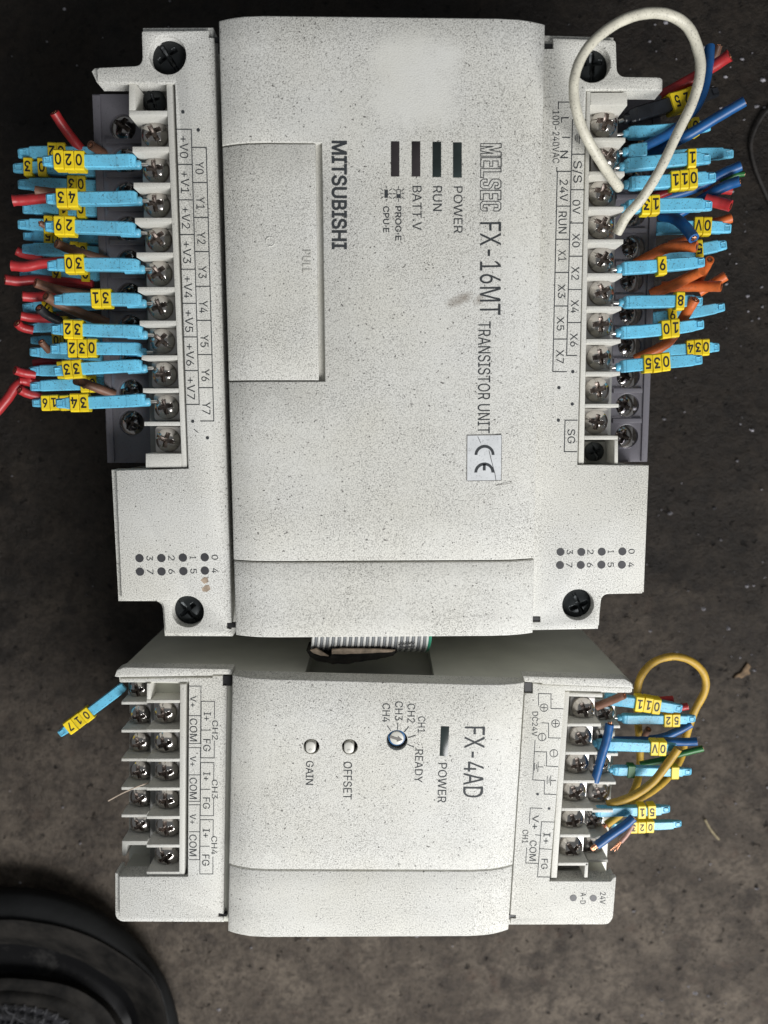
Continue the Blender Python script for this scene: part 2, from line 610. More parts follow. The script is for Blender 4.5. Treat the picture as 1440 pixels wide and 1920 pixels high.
def glyphs(s, bold=0.0, outline=0.0):
    """flat lettering filled from the font's own outlines: (verts, faces, x0, x1, y0, y1)"""
    key = (s, bold, outline)
    if key in TXT:
        return TXT[key]
    c = bpy.data.curves.new("lettering_curve", 'FONT')
    c.body = s
    if FONT:
        c.font = FONT
    c.resolution_u = 4
    c.fill_mode = 'NONE'
    o = bpy.data.objects.new("lettering_source", c)
    me = o.to_mesh()
    co = [Vector((v.co.x, v.co.y)) for v in me.vertices]
    nb = {}
    for e in me.edges:
        nb.setdefault(e.vertices[0], []).append(e.vertices[1])
        nb.setdefault(e.vertices[1], []).append(e.vertices[0])
    loops, seen = [], set()
    for st0 in sorted(nb):
        if st0 in seen:
            continue
        lp, prev, cur = [], None, st0
        while cur not in seen:
            seen.add(cur)
            lp.append(cur)
            nx = [q for q in nb[cur] if q != prev and q not in seen]
            prev = cur
            if not nx:
                break
            # vertices run in order: keep the direction of the outline
            cur = nx[0] if len(lp) > 1 else (cur + 1 if cur + 1 in nx else nx[0])
        pts = []
        for i in lp:
            if not pts or (co[i] - pts[-1]).length > 1e-5:
                pts.append(co[i])
        if len(pts) > 2 and (pts[0] - pts[-1]).length < 1e-5:
            pts.pop()
        if len(pts) > 2:
            loops.append([tuple(p) for p in pts])
    o.to_mesh_clear()
    bpy.data.objects.remove(o)
    bpy.data.curves.remove(c)
    ar = [area2(l) for l in loops]
    if ar[max(range(len(ar)), key=lambda i: abs(ar[i]))] < 0:
        loops = [list(reversed(l)) for l in loops]
    if bold:
        loops = [inset(l, -bold) for l in loops]
    V, FC = [], []
    if outline:
        for l in loops:
            n0, n = len(V), len(l)
            V += [(x, y, 0) for x, y in inset(l, outline)] + [(x, y, 0) for x, y in inset(l, -outline)]
            FC += [(n0 + k, n0 + (k + 1) % n, n0 + n + (k + 1) % n, n0 + n + k) for k in range(n)]
    else:
        flat, ed = [], []
        for l in loops:
            k0 = len(flat)
            flat += [Vector(p) for p in l]
            ed += [(k0 + i, k0 + (i + 1) % len(l)) for i in range(len(l))]
        r = delaunay_2d_cdt(flat, ed, [], 0, 1e-6)
        V = [(p.x, p.y, 0) for p in r[0]]
        for f in r[2]:
            cx = sum(r[0][i].x for i in f) / len(f)
            cy = sum(r[0][i].y for i in f) / len(f)
            wn = 0
            for l in loops:
                for i in range(len(l)):
                    (xa, ya), (xb, yb) = l[i - 1], l[i]
                    cr = (xb - xa) * (cy - ya) - (cx - xa) * (yb - ya)
                    if ya <= cy < yb and cr > 0:
                        wn += 1
                    elif yb <= cy < ya and cr < 0:
                        wn -= 1
            if wn:
                FC.append(tuple(f))
    xs = [v[0] for v in V]
    ys = [v[1] for v in V]
    TXT[key] = (V, FC, min(xs), max(xs), min(ys), max(ys))
    return TXT[key]


def lay_text(name, s, cen, read, up, length, height, mat, parent, bold=0.0, outline=0.0):
    vs_, fs, x0, x1, y0, y1 = glyphs(s, bold, outline)
    V = []
    for x, y, z in vs_:
        a = ((x - x0) / (x1 - x0) - .5) * length
        b = ((y - y0) / (y1 - y0) - .5) * height
        V.append(cen + read * a + up * b + Vector((0, 0, z * height * 0.6)))
    return link(name, V, fs, mat, parent, smooth=False)


def text_px(s, x0, y0, x1, y1, h, parent, tilt=0.0, mat=None, bold=0.0, outline=0.0, name="lettering", lift=0.45):
    """text turned a quarter clockwise, filling the photo box"""
    xc, yc = (x0 + x1) / 2, (y0 + y1) / 2
    a, b = P(xc, y0, h), P(xc, y1, h)
    L = (b - a).length
    Hh = (P(x1, yc, h) - P(x0, yc, h)).length
    read = (b - a).normalized()
    if tilt:
        read = Matrix.Rotation(tilt, 3, 'Z') @ read
    up = Vector((-read.y, read.x, 0))
    cen = P(xc, yc, h) + Vector((0, 0, lift))
    return lay_text(name, s, cen, read, up, L, Hh, mat or M_PRINT, parent, bold, outline)


def lines_px(name, polys, h, parent, w=1.7, mat=None, lift=0.35):
    V, FC = [], []
    k = 0
    for pl in polys:
        q = [P(x, y, h) for x, y in pl]
        for a, b in zip(q[:-1], q[1:]):
            d = (b - a).normalized()
            n = Vector((-d.y, d.x, 0)) * w / 2
            e = d * w / 2
            z = Vector((0, 0, lift + 0.04 * (k % 5)))
            k += 1
            i = len(V)
            V += [a - e + n + z, a - e - n + z, b + e - n + z, b + e + n + z]
            FC.append((i, i + 1, i + 2, i + 3))
    return link(name, V, FC, mat or M_PRINT, parent, smooth=False)


def disc(name, px, py, r, h, parent, mat, lift=0.6, n=20):
    c = P(px, py, h)
    return plate(name, circle(c.x, c.y, r, n), h + lift, h - 1.0, mat, parent, b=0)


# ---- screws ------------------------------------------------------------
def screw_mesh(name, mat, slot=0.62, arm=0.15, depth=0.55, dome=0.50, slotted=True, mat2=None):
    V, FC, DK = [], [], set()
    nt_, rs = 80, [0, .08, .14, .18, .22, .27, .32, .37, .42, .47, .52, .56, .59, .62, .65, .68, .72, .76, .82, .88, .93, .97, 1.0]

    def sd(x, y):
        d = 1e9
        for (lx, ly) in ((slot, arm), (arm, slot)):
            tx = lx
            dx, dy = abs(x) - tx, abs(y) - ly
            d = min(d, max(dx, dy))
        return d

    for i, r in enumerate(rs):
        for k in range(nt_):
            q = 2 * math.pi * k / nt_
            x, y = r * math.cos(q), r * math.sin(q)
            z = dome * (1 - r ** 2.3)
            s = sd(x, y)
            f = min(1, max(0, 0.5 - s / 0.05))
            f = f * f * (3 - 2 * f)
            taper = 1.0 if r < .16 else max(0.35, 1.0 - (r - .16) / .62)
            z -= depth * f * taper
            if slotted and abs(x) < .09 and r > slot:     # a shallow driver slot runs on to the rim
                z -= 0.10
            if f > .5:
                DK.add(len(V))
            V.append((x, y, z))
        if i:
            for k in range(nt_):
                l = (k + 1) % nt_
                a, b = (i - 1) * nt_, i * nt_
                if i == 1:
                    FC.append((a, b + k, b + l)) if k else FC.append((a, b + k, b + l))
                else:
                    FC.append((a + k, b + k, b + l, a + l))
    base = (len(rs) - 1) * nt_
    n0 = len(V)
    for k in range(nt_):
        q = 2 * math.pi * k / nt_
        V.append((math.cos(q), math.sin(q), -0.35))
    for k in range(nt_):
        l = (k + 1) % nt_
        FC.append((base + k, n0 + k, n0 + l, base + l))
    me = bpy.data.meshes.new(name)
    me.from_pydata([(x * K, y * K, z * K) for x, y, z in V], [], FC)
    me.materials.append(mat)
    if mat2:
        me.materials.append(mat2)
        for p in me.polygons:
            if sum(1 for i in p.vertices if i in DK) >= 2:
                p.material_index = 1
    finish(me, 50)
    return me


SCREW = screw_mesh("terminal_screw", M_STEEL, mat2=M_RECESS)
BSCREW = screw_mesh("black_screw", M_BLACKSCREW, slot=0.60, arm=0.12, depth=0.45, dome=0.25)


def washer_mesh():
    o = fillet([(-1, -1), (1, -1), (1, 1), (-1, 1)], .28, 4)
    V, FC = plate_geo(o, 0, -.16, .05)
    me = bpy.data.meshes.new("clamp_plate")
    me.from_pydata([tuple(Vector(v) * K) for v in V], [], FC)
    me.materials.append(M_STEEL2)
    finish(me)
    return me


WASHER = washer_mesh()


def terminal_screw(px, py, h, r, parent, rot=None):
    c = P(px, py, h)
    s = (c - Vector((0, 0, CAMH))).length / F          # px at this depth
    a = rot if rot is not None else random.uniform(0, math.pi / 2)
    o = inst("terminal_screw", SCREW, c, a, r * s, parent)
    o.rotation_euler.x += random.uniform(-.05, .05)
    o.rotation_euler.y += random.uniform(-.05, .05)
    w = inst("clamp_plate", WASHER, c + Vector((0, 0, -0.34 * r * s)), ROT2 if py > 1200 else 0, r * s * 1.14, parent)
    return o


# ================================================================= GROUND
def ground():
    n = 120
    R = 9000.0
    V, FC = [], []
    for j in range(n + 1):
        for i in range(n + 1):
            u = (i / n * 2 - 1)
            v = (j / n * 2 - 1)
            x = R * u * (0.15 + 0.85 * abs(u))
            y = R * v * (0.15 + 0.85 * abs(v))
            z = FLOOR + 3.0 * math.sin(x * .004 + 1.3) * math.cos(y * .0053) - 4
            V.append((x, y, z))
    for j in range(n):
        for i in range(n):
            a = j * (n + 1) + i
            FC.append((a, a + 1, a + n + 2, a + n + 1))
    o = link("ground", V, FC, M_GROUND, None)
    o['kind'] = 'structure'
    o['label'] = 'dark brown grimy concrete floor with stains and pale specks'


ground()


def chips():
    rng = random.Random(11)
    V, FC = [], []
    for _ in range(330):
        px, py = rng.uniform(-60, 1500), rng.uniform(-60, 1980)
        if rng.random() < .45:
            px = rng.uniform(1180, 1460)
        s = rng.choice([1.6, 2.2, 2.6, 3.4, 5.0]) * rng.uniform(.6, 1.2)
        c = P(px, py, FLOOR + s * .3)
        base = len(V)
        n = 5
        a0 = rng.uniform(0, 6.28)
        for k in range(n):
            q = a0 + 2 * math.pi * k / n
            rr = s * rng.uniform(.6, 1.3)
            V.append(c + Vector((rr * math.cos(q) * 1.3, rr * math.sin(q), -s * .6)))
        V.append(c + Vector((rng.uniform(-.3, .3) * s, rng.uniform(-.3, .3) * s, s * .7)))
        for k in range(n):
            FC.append((base + k, base + (k + 1) % n, base + n))
    o = link("debris", V, FC, M_CHIP, None, smooth=False)
    tag(o, 'pale chips and crumbs scattered over the dark floor', 'debris', None, 'stuff')


chips()

# ================================================================= MAIN UNIT
U1 = empty("controller_unit", "large speckled grey controller with four LED bars and a CE sticker, two wired terminal strips", "controller", ROOT1)
H = -40.0


def bil(corners, u, v):
    tl, tr, br, bl = corners
    return (tl * (1 - u) + tr * u) * (1 - v) + (bl * (1 - u) + br * u) * v


def curved(corners, us, vs_, mask, edge, drop, width, lower, zb, name, parent, mat, bev=2.2, let_in=None):
    """a lid whose long edges roll off; corners in world px"""
    bm = bmesh.new()
    idx = {}

    def z(u):
        d = min(u, 1 - u) * width
        return (-drop * (1 - d / edge) ** 2.2 if d < edge else 0.0) + lower
    for j, v in enumerate(vs_):
        for i, u in enumerate(us):
            p = bil(corners, u, v)
            idx[i, j] = bm.verts.new((p.x, p.y, z(u)))
    for j in range(len(vs_) - 1):
        for i in range(len(us) - 1):
            if mask((us[i] + us[i + 1]) / 2, (vs_[j] + vs_[j + 1]) / 2):
                bm.faces.new((idx[i, j], idx[i, j + 1], idx[i + 1, j + 1], idx[i + 1, j]))
    for vt in [v for v in bm.verts if not v.link_faces]:
        bm.verts.remove(vt)
    be = [e for e in bm.edges if len(e.link_faces) == 1]
    quiet = set()
    if let_in:
        u0, u1, v0, v1 = let_in
        a_, b_ = bil(corners, u0 - .004, v0 - .006), bil(corners, u1 + .004, v1 + .006)
        for e in be:
            m_ = (e.verts[0].co + e.verts[1].co) / 2
            if a_.x < m_.x < b_.x and b_.y < m_.y < a_.y:
                quiet.add(e)
    r = bmesh.ops.extrude_edge_only(bm, edges=be)
    nv = [g for g in r['geom'] if isinstance(g, bmesh.types.BMVert)]
    for vt in nv:
        vt.co.z = zb
    bm.normal_update()
    if bev:
        bmesh.ops.bevel(bm, geom=[e for e in be if e not in quiet], offset=bev, segments=2, affect='EDGES', profile=0.5, clamp_overlap=True)
    V = [v.co.copy() for v in bm.verts]
    bm.verts.index_update()
    FC = [tuple(v.index for v in f.verts) for f in bm.faces]
    bm.free()
    return link(name, V, FC, mat, parent, sharp=60)


def spread(a, b, n):
    return [a + (b - a) * i / n for i in range(n + 1)]


CW = 580.0
cor = [P(410, 39, -20), P(1022, 46, -20), P(999, 1187, -20), P(442, 1191, -20)]
yT, yB = (cor[0].y + cor[1].y) / 2, (cor[2].y + cor[3].y) / 2


def v_of(px, py, h=0):
    p = P(px, py, h)
    t = 0.5
    u = (p.x - cor[0].x) / CW
    top = cor[0].y * (1 - u) + cor[1].y * u
    bot = cor[3].y * (1 - u) + cor[2].y * u
    return (top - p.y) / (top - bot)


def u_of(px, py, h=0):
    p = P(px, py, h)
    v = v_of(px, py, h)
    l = cor[0].x * (1 - v) + cor[3].x * v
    r = cor[1].x * (1 - v) + cor[2].x * v
    return (p.x - l) / (r - l)


EDGE = 85 / CW
u_side = [0, .012, .03, .055, .085, EDGE]
vd0, vd1 = v_of(520, 266.5), v_of(520, 715)
ud1, ug = u_of(606.5, 500), u_of(594.5, 500)
vf = v_of(700, 1052.5)
us = sorted(set(u_side + [1 - u for u in u_side] + [ud1, 0.5, .7]))
cover = curved(cor, us, sorted(set(spread(0, vd0, 4) + spread(vd0, vd1, 6) + spread(vd1, vf - 1.2 / 1115, 4))),
               lambda u, v: not (u < ud1 and vd0 < v < vd1), 85, 20, CW, 0, -52, "front_cover", U1, G_COVER)
curved(cor, sorted(set(u_side + [1 - u for u in u_side] + [0.5])), spread(vf + 1.8 / 1115, 1, 4), lambda u, v: True, 85, 20, CW, -1.0, -52,
       "hinged_cover", U1, G_COVER)
door = curved(cor, sorted(set(u_side + [ug, .3, .25])), spread(vd0 + 2.2 / 1115, vd1 - 2.2 / 1115, 6), lambda u, v: u < ug, 85, 20, CW, -1.5, -40,
              "access_door", U1, G_COVER, 1.6)
# finger groove beside the door
g0, g1 = bil(cor, ug - .01, vd0), bil(cor, ud1 + .002, vd0)
g2, g3 = bil(cor, ud1 + .002, vd1), bil(cor, ug - .01, vd1)
plate("finger_groove", [(p.x, p.y) for p in (g0, g1, g2, g3)], -15, -45, G_TERM, U1, b=0)
text_px("PULL", 568, 471, 584, 514, -1.5, door, mat=G_TERM, name="embossed_lettering", lift=2.4)
cc = P(507, 453, -1.5)
ring_o, ring_i = circle(cc.x, cc.y, 9, 24), circle(cc.x, cc.y, 7.4, 24)
plate("moulded_ring", ring_o, -0.6, -3, G_COVER, door, b=0.4, holes=[ring_i])

# ---- side panels
L_OUT = [(265.6, 58), (391, 57), (391, 70), (401, 70), (434, 1168), (425, 1168), (425, 1178), (433, 1180), (434, 1189), (310.5, 1189.5), (306, 1126), (228, 1125),
         (217.5, 882), (353, 878.5), (328, 155), (183, 155), (181.5, 131), (186, 126.5), (267, 123)]
lw = [P2(x, y, H) for x, y in L_OUT]
lw = fillet(lw, {0: 3, 10: 16, 18: 14, 9: 3})
hTL, hBL = P(314, 102.5, H), P(352, 1147, H)
plate("side_panel", lw, H, -50, G_PLATE, U1, 2.0, [circle(hTL.x, hTL.y, 33.5), circle(hBL.x, hBL.y, 31.5)])
R_OUT = [(1037, 71.5), (1155, 75), (1157, 143.5), (1235, 144.5), (1236, 167.5), (1099, 168), (1083, 871.5), (1217, 872.5), (1207.5, 1110.5), (1126, 1112.5), (1123.5, 1172),
         (1117, 1177.5), (997, 1180), (999, 1166.5), (1013, 1166.5), (1013, 1156), (997, 1156), (1016, 91), (1037, 91)]
rw = [P2(x, y, H) for x, y in R_OUT]
rw = fillet(rw, {1: 6, 2: 16, 9: 15, 3: 4})
hTR, hBR = P(1111.5, 119, H), P(1084, 1134, H)
plate("side_panel", rw, H, -50, G_PLATE, U1, 2.0, [circle(hTR.x, hTR.y, 32.5), circle(hBR.x, hBR.y, 31)])
# housing shells under the panels (a little larger: the ledge that shows round the rim)
B1 = [(268, 52.5), (400, 52), (436, 1193), (309, 1192.5), (304, 1127), (222, 1127), (209, 881), (352, 879), (328, 154), (181, 153.5), (172, 134), (178, 128), (268, 124)]
bw = fillet([P2(x, y, -52) for x, y in B1], {12: 13, 4: 15})
plate("panel_base", bw, -51, -92, G_PLATE, U1, 1.5, [circle(hTL.x, hTL.y, 33.0), circle(hBL.x, hBL.y, 31.0)])
B2 = [(1018, 66.5), (1150, 70.5), (1154, 144), (1238, 146), (1242, 150), (1241.5, 170), (1100, 169), (1082, 872), (1215, 873), (1204, 1112.5), (1128, 1114), (1121, 1179), (997, 1181.5)]
bw = fillet([P2(x, y, -52) for x, y in B2], {2: 13, 10: 14})
plate("panel_base", bw, -51, -92, G_PLATE, U1, 1.5, [circle(hTR.x, hTR.y, 32), circle(hBR.x, hBR.y, 30.5)])
# black slots where the cover clips sit
for (x0, y0, x1, y1) in ((391, 69.5, 410, 78), (425, 1167.5, 443, 1177), (1021, 82, 1037, 91), (998, 1157, 1012.5, 1166.5)):
    plate_px("clip_slot", rect_px(x0, y0, x1, y1), -44, -50.5, M_BLACK, U1, b=0)
# main housing body
plate("housing", [(-384, 690), (370, 684), (372, -408), (-384, -414)], -111, FLOOR, G_HOUSE, U1, 3)
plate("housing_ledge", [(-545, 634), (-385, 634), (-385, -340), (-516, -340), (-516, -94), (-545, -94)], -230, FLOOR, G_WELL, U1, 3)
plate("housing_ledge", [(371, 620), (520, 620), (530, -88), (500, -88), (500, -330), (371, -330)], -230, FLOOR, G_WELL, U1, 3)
plate("housing_block", [P2(x, y, -60) for x, y in ((212, 884), (346, 884), (352, 1120), (226, 1120))], -92.5, -229, G_HOUSE, U1, 2)
plate("housing_block", [P2(x, y, -60) for x, y in ((1090, 877), (1212, 877), (1202, 1106), (1088, 1106))], -92.5, -229, G_HOUSE, U1, 2)
# black mounting screws, deep in their holes
for c, sx, sy, r, rot in ((hTL, 316, 107.5, 32, .6), (hBL, 353, 1142, 30, .7), (hTR, 1108, 121.5, 31, .05), (hBR, 1084, 1134, 30.5, .4)):
    plate("screw_seat", circle(c.x, c.y, 36, 24), -93, -110, M_BLACK, U1, b=0)
    p = P(sx, sy, -64)
    inst("mounting_screw", BSCREW, p, rot, r * 1.035, U1)

# ---- print on the cover
bars = [(733, 265, 749, 331), (772, 265, 788.2, 331), (811, 266, 827.4, 332), (849.5, 267, 866, 333)]
for bi_, b4 in enumerate(bars):
    plate_px("indicator_window", rect_px(*b4), 0.8, -3, M_LED if bi_ > 1 else M_LED2, cover, b=0.5)
text_px("POWER", 850.5, 350, 867.5, 437.5, 0, cover)
text_px("RUN", 811.7, 349.5, 828.8, 396, 0, cover)
text_px("BATT.V", 773.5, 349, 790.5, 432, 0, cover)
text_px("PROG·E", 741, 387, 752.8, 451, 0, cover, bold=.012)
text_px("CPU·E", 718.3, 387, 730, 436, 0, cover, bold=.012)
text_px("MITSUBISHI", 621.5, 265, 651, 468.5, 0, cover, bold=0.022)
# the outlined family name: block letters drawn as a hairline round each letter
BLOCK = {
    'M': (.62, [(0, 0), (0, 1), (.19, 1), (.31, .44), (.43, 1), (.62, 1), (.62, 0), (.48, 0), (.48, .60), (.37, 0), (.25, 0), (.14, .60), (.14, 0)]),
    'E': (.46, [(0, 0), (0, 1), (.46, 1), (.46, .85), (.16, .85), (.16, .59), (.42, .59), (.42, .44), (.16, .44), (.16, .15), (.46, .15), (.46, 0)]),
    'L': (.44, [(0, 0), (0, 1), (.16, 1), (.16, .15), (.44, .15), (.44, 0)]),
    'S': (.48, [(0, .32), (0, .12), (.1, 0), (.38, 0), (.48, .12), (.48, .44), (.40, .54), (.16, .66), (.16, .82), (.2, .86), (.29, .86), (.32, .82), (.32, .70), (.48, .70),
                (.48, .88), (.38, 1), (.1, 1), (0, .88), (0, .60), (.08, .5), (.32, .38), (.32, .18), (.28, .14), (.2, .14), (.16, .18), (.16, .32)]),
    'C': (.48, [(.48, .34), (.48, .12), (.38, 0), (.1, 0), (0, .12), (0, .88), (.1, 1), (.38, 1), (.48, .88), (.48, .66), (.32, .66), (.32, .82), (.28, .86), (.2, .86),
                (.16, .82), (.16, .18), (.2, .14), (.28, .14), (.32, .18), (.32, .34)])}
tot = sum(BLOCK[k][0] for k in "MELSEC") + 5 * .075
xx = 0.0
pl_ = []
for k in "MELSEC":
    w_, pts_ = BLOCK[k]
    pl_.append([(901.5 + (b_ * 38.6) - (xx + a_) * .25, 269.5 + (xx + a_) / tot * 126.5) for a_, b_ in pts_ + pts_[:1]])
    xx += w_ + .075
lines_px("lettering", pl_, 0, cover, 1.35)
text_px("FX-16MT", 899.5, 417.5, 939, 591.5, 0, cover, tilt=-.005)
text_px("TRANSISTOR UNIT", 896, 604, 919.5, 813.5, 0, cover, tilt=-.008)
fl = []
for (xa, xb, ya, yb, half) in ((744, 751, 356, 371, True), (721, 727.5, 355.8, 371, False)):
    xm, ym = (xa + xb) / 2, (ya + yb) / 2
    fl += [[(xm, ya - 3), (xm, ya - 6.5)], [(xm, yb + 3), (xm, yb + 6.5)]]
    for sx in (-1, 1):
        for dy in (-6, 0, 6):
            fl.append([(xm + sx * 6, ym + dy), (xm + sx * 10, ym + dy * 1.5)])
    if half:
        fl += [[(xa, ya), (xb, ya), (xb, yb), (xa, yb), (xa, ya)]]
lines_px("flash_symbol", fl, 0, cover, 1.2)
plate_px("flash_symbol", rect_px(744, 364, 751, 371), 0.5, -1, M_PRINT, cover, b=0)
plate_px("flash_symbol", rect_px(721, 355.8, 727.5, 371), 0.5, -1, M_PRINT, cover, b=0)
# sticker
stk = plate_px("ce_sticker", [(876, 816.5), (941, 815.5), (940, 901), (875.5, 902)], 0.9, -1, M_STICKER, cover, b=0)


def arc_ring(cpx, cpy, r, w, a0, a1, h, parent, lift, n=24):
    c = P(cpx, cpy, h)
    V, FC = [], []
    for i in range(n + 1):
        q = math.radians(a0 + (a1 - a0) * i / n)
        for rr in (r - w / 2, r + w / 2):
            V.append((c.x + rr * math.cos(q), c.y + rr * math.sin(q), h + lift))
    for i in range(n):
        FC.append((2 * i, 2 * i + 1, 2 * i + 3, 2 * i + 2))
    return V, FC


V, FC = arc_ring(908.5, 853, 16, 5.2, 0, 180, 0, stk, 1.3)
V2, F2 = arc_ring(908.0, 886, 16, 5.2, 0, 180, 0, stk, 1.3)
n0 = len(V)
V += V2
FC += [tuple(i + n0 for i in f) for f in F2]
q0, q1 = P(905.5, 870, 0), P(910.5, 882, 0)
n0 = len(V)
V += [(q0.x, q0.y, 1.3), (q1.x, q0.y, 1.3), (q1.x, q1.y, 1.3), (q0.x, q1.y, 1.3)]
FC.append((n0, n0 + 1, n0 + 2, n0 + 3))
link("ce_mark", V, FC, M_PRINT, cover, smooth=False)
lines_px("sticker_edge", [[(876, 816.5), (941, 815.5), (940, 901), (875.5, 902), (876, 816.5)]], 0.9, cover, 0.8, M_GREYMARK)
lines_px("scratch", [[(896, 819), (901, 830)], [(917, 845), (921, 862), (928, 888), (930, 901)]], 0.9, cover, 1.0, M_DOT)
lines_px("scratch", [[(930, 910), (960, 905.5)], [(988, 164), (1000, 149.5)]], 0, cover, 0.9, M_GREYMARK)
# moulded chevrons: flat dark lines paint the shade along their edges
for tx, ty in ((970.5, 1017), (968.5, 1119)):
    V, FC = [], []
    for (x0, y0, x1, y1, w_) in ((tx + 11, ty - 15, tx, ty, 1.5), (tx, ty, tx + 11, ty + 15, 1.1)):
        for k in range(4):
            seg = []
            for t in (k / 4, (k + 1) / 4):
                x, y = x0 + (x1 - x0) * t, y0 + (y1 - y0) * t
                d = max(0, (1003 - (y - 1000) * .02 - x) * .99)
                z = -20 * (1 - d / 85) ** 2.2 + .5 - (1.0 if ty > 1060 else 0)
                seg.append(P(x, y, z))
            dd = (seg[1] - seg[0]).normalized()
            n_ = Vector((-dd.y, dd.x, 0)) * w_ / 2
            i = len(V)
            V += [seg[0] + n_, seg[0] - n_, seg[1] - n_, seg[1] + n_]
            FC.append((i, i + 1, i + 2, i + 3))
    link("arrow_edge_shade", V, FC, M_GREYMARK, U1, smooth=False)

# ---- print on the left panel
vx = [(329 + (348 - 329) * t, 358.7 + (373.6 - 358.7) * t) for t in [i / 8 for i in range(9)]]
rows_v = [242.7, 308.6, 375, 440, 505, 569, 632, 695, 758.5]
rows_y = [276.6, 342.5, 408, 472, 537, 601, 665, 727, 789.5]
ls = [[(358.7, 242.7), (373.6, 758.5)], [(386.8, 276.6), (401, 789.5)]]
for i in range(9):
    ls.append([(vx[i][0] + 1, rows_v[i]), (vx[i][1], rows_v[i])])
    xr = 386.8 + (401 - 386.8) * i / 8
    xl = 359.7 + (374.6 - 359.7) * i / 8 + (2 if i == 8 else 0)
    ls.append([(xl, rows_y[i]), (xr, rows_y[i])])
lines_px("printed_table", ls, H, U1)
for i in range(8):
    t = i / 8
    text_px("+V%d" % i, 337.5 + 15.5 * t, rows_v[i] + 13, 353 + 14.5 * t, rows_v[i] + 54, H, U1)
    text_px("Y%d" % i, 366.5 + 15 * t, rows_y[i] + 27, 382 + 14.5 * t, rows_y[i] + 50, H, U1)
for x, y in ((343, 209.8), (371.8, 243.7), (361.5, 790), (389, 821)):
    disc("printed_dot", x, y, 3.2, H, U1, M_PRINT, .4, 14)
lines_px("scratch", [[(364, 805), (371.5, 811)]], H, U1, 1.4)
for pts_ in ([(376, 1088), (383, 1082), (389, 1083), (391, 1091), (383, 1095)], [(378, 1104), (386, 1097), (392, 1097), (395, 1105), (388, 1110), (380, 1109)]):
    plate_px("scuff", pts_, H + .35, H - .5, M_PAPER, U1, b=0)

# ---- print on the right panel
ls = []
ca = [225, 289.5, 356, 418.5, 480.7, 543, 605, 666.7]
for i, y in enumerate(ca):
    t = i / 7
    ls.append([(1073.5 - 11 * t, y), (1098 - 11 * t - (6 if i == 7 else 0), y)])
ls.append([(1073.5, 225), (1062.5, 666.7)])
cb = [321.7, 386.7, 449, 511, 574, 636, 697]
for i, y in enumerate(cb):
    t = i / 6
    ls.append([(1045 - 8.5 * t, y), (1070.5 - 8.5 * t, y)])
ls.append([(1045, 321.7), (1036.5, 697)])
ls += [[(1047, 204), (1047, 191.7), (1068, 191.7)], [(1055, 258), (1068, 258)], [(1044, 314.5), (1044, 322)]]
ls += [[(1082, 788), (1059.5, 788), (1058, 847), (1081, 847)]]
# earth symbol
ls += [[(1086, 249), (1086, 269)], [(1082, 252), (1082, 266)], [(1078.5, 255), (1078.5, 263)], [(1086, 259), (1092, 259)]]
lines_px("printed_table", ls, H, U1)
for s, b4 in (("L", (1052, 220, 1066.5, 230.5)), ("N", (1050.5, 283, 1065, 297)), ("100-240VAC", (1036, 208, 1049, 306.5)), ("S/S", (1073, 302, 1091.5, 343)),
              ("24V", (1049.5, 337, 1065, 378)), ("0V", (1073.5, 375, 1088, 402)), ("RUN", (1047, 397, 1062.5, 438)), ("X0", (1073, 438, 1087, 464)),
              ("X1", (1047, 469, 1061, 490)), ("X2", (1071.5, 500, 1086, 525)), ("X3", (1046, 533, 1060, 559)), ("X4", (1070.5, 562.5, 1085, 587)),
              ("X5", (1044, 594, 1057.7, 620)), ("X6", (1069, 625, 1083, 650)), ("X7", (1043, 656, 1057, 681.5)), ("SG", (1064, 805, 1078.5, 831.5))):
    text_px(s, *b4, H, U1)
for x, y in ((1074, 697), (1048, 727), (1073, 757.7), (1047, 788)):
    disc("printed_dot", x, y, 3.2, H, U1, M_PRINT, .4, 14)
for k, (x, y) in enumerate(((384, 1045), (343, 1045.7), (302.7, 1046.5), (261.7, 1046.7), (384.3, 1070), (344, 1071), (303, 1071.7), (262.7, 1072))):
    disc("indicator_dot", x, y, 8.2, H, U1, M_DOT, .5)
    text_px("%d" % k, x + 13, y - 4.5 if k != 1 else y - 2.5, x + 25, y + 4.5 if k != 1 else y + 2.5, H, U1)
for k, (x, y) in enumerate(((1167, 1034), (1128.3, 1034.6), (1090, 1035), (1051, 1035), (1166, 1059), (1127.7, 1059), (1089, 1059.5), (1050, 1059.6))):
    disc("indicator_dot", x, y, 7.8, H, U1, M_DOT, .5)
    text_px("%d" % k, x + 11.5, y - 4.5 if k != 1 else y - 2.5, x + 23, y + 4.5 if k != 1 else y + 2.5, H, U1)

# ---- left terminal strip
TB = -45.0
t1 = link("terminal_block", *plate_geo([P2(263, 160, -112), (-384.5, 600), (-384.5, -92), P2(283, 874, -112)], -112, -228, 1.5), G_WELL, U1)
plate_px("block_rail", [(311.5, 157), (322.5, 157), (350.5, 877), (341, 877)], TB, -111, G_TERM, t1, 1.5)


def barrier_px(x0, y0, x1, y1, h, zb, parent, b=1.6, name="barrier", rad=None):
    return plate_px(name, rect_px(x0, y0, x1, y1), h, zb, G_TERM, parent, b)


lb = [(248, 274.5, 285), (250, 342, 352), (252.5, 408, 418), (255.5, 473, 482), (258, 538, 547), (261.5, 601, 610), (265, 666, 674.5), (267.5, 728, 736), (270, 790.5, 798.5)]
for x0, ya, yb in lb:
    t = (ya - 157) / 720
    barrier_px(x0, ya, 311.8 + 29.5 * t, yb, TB, -111, t1)
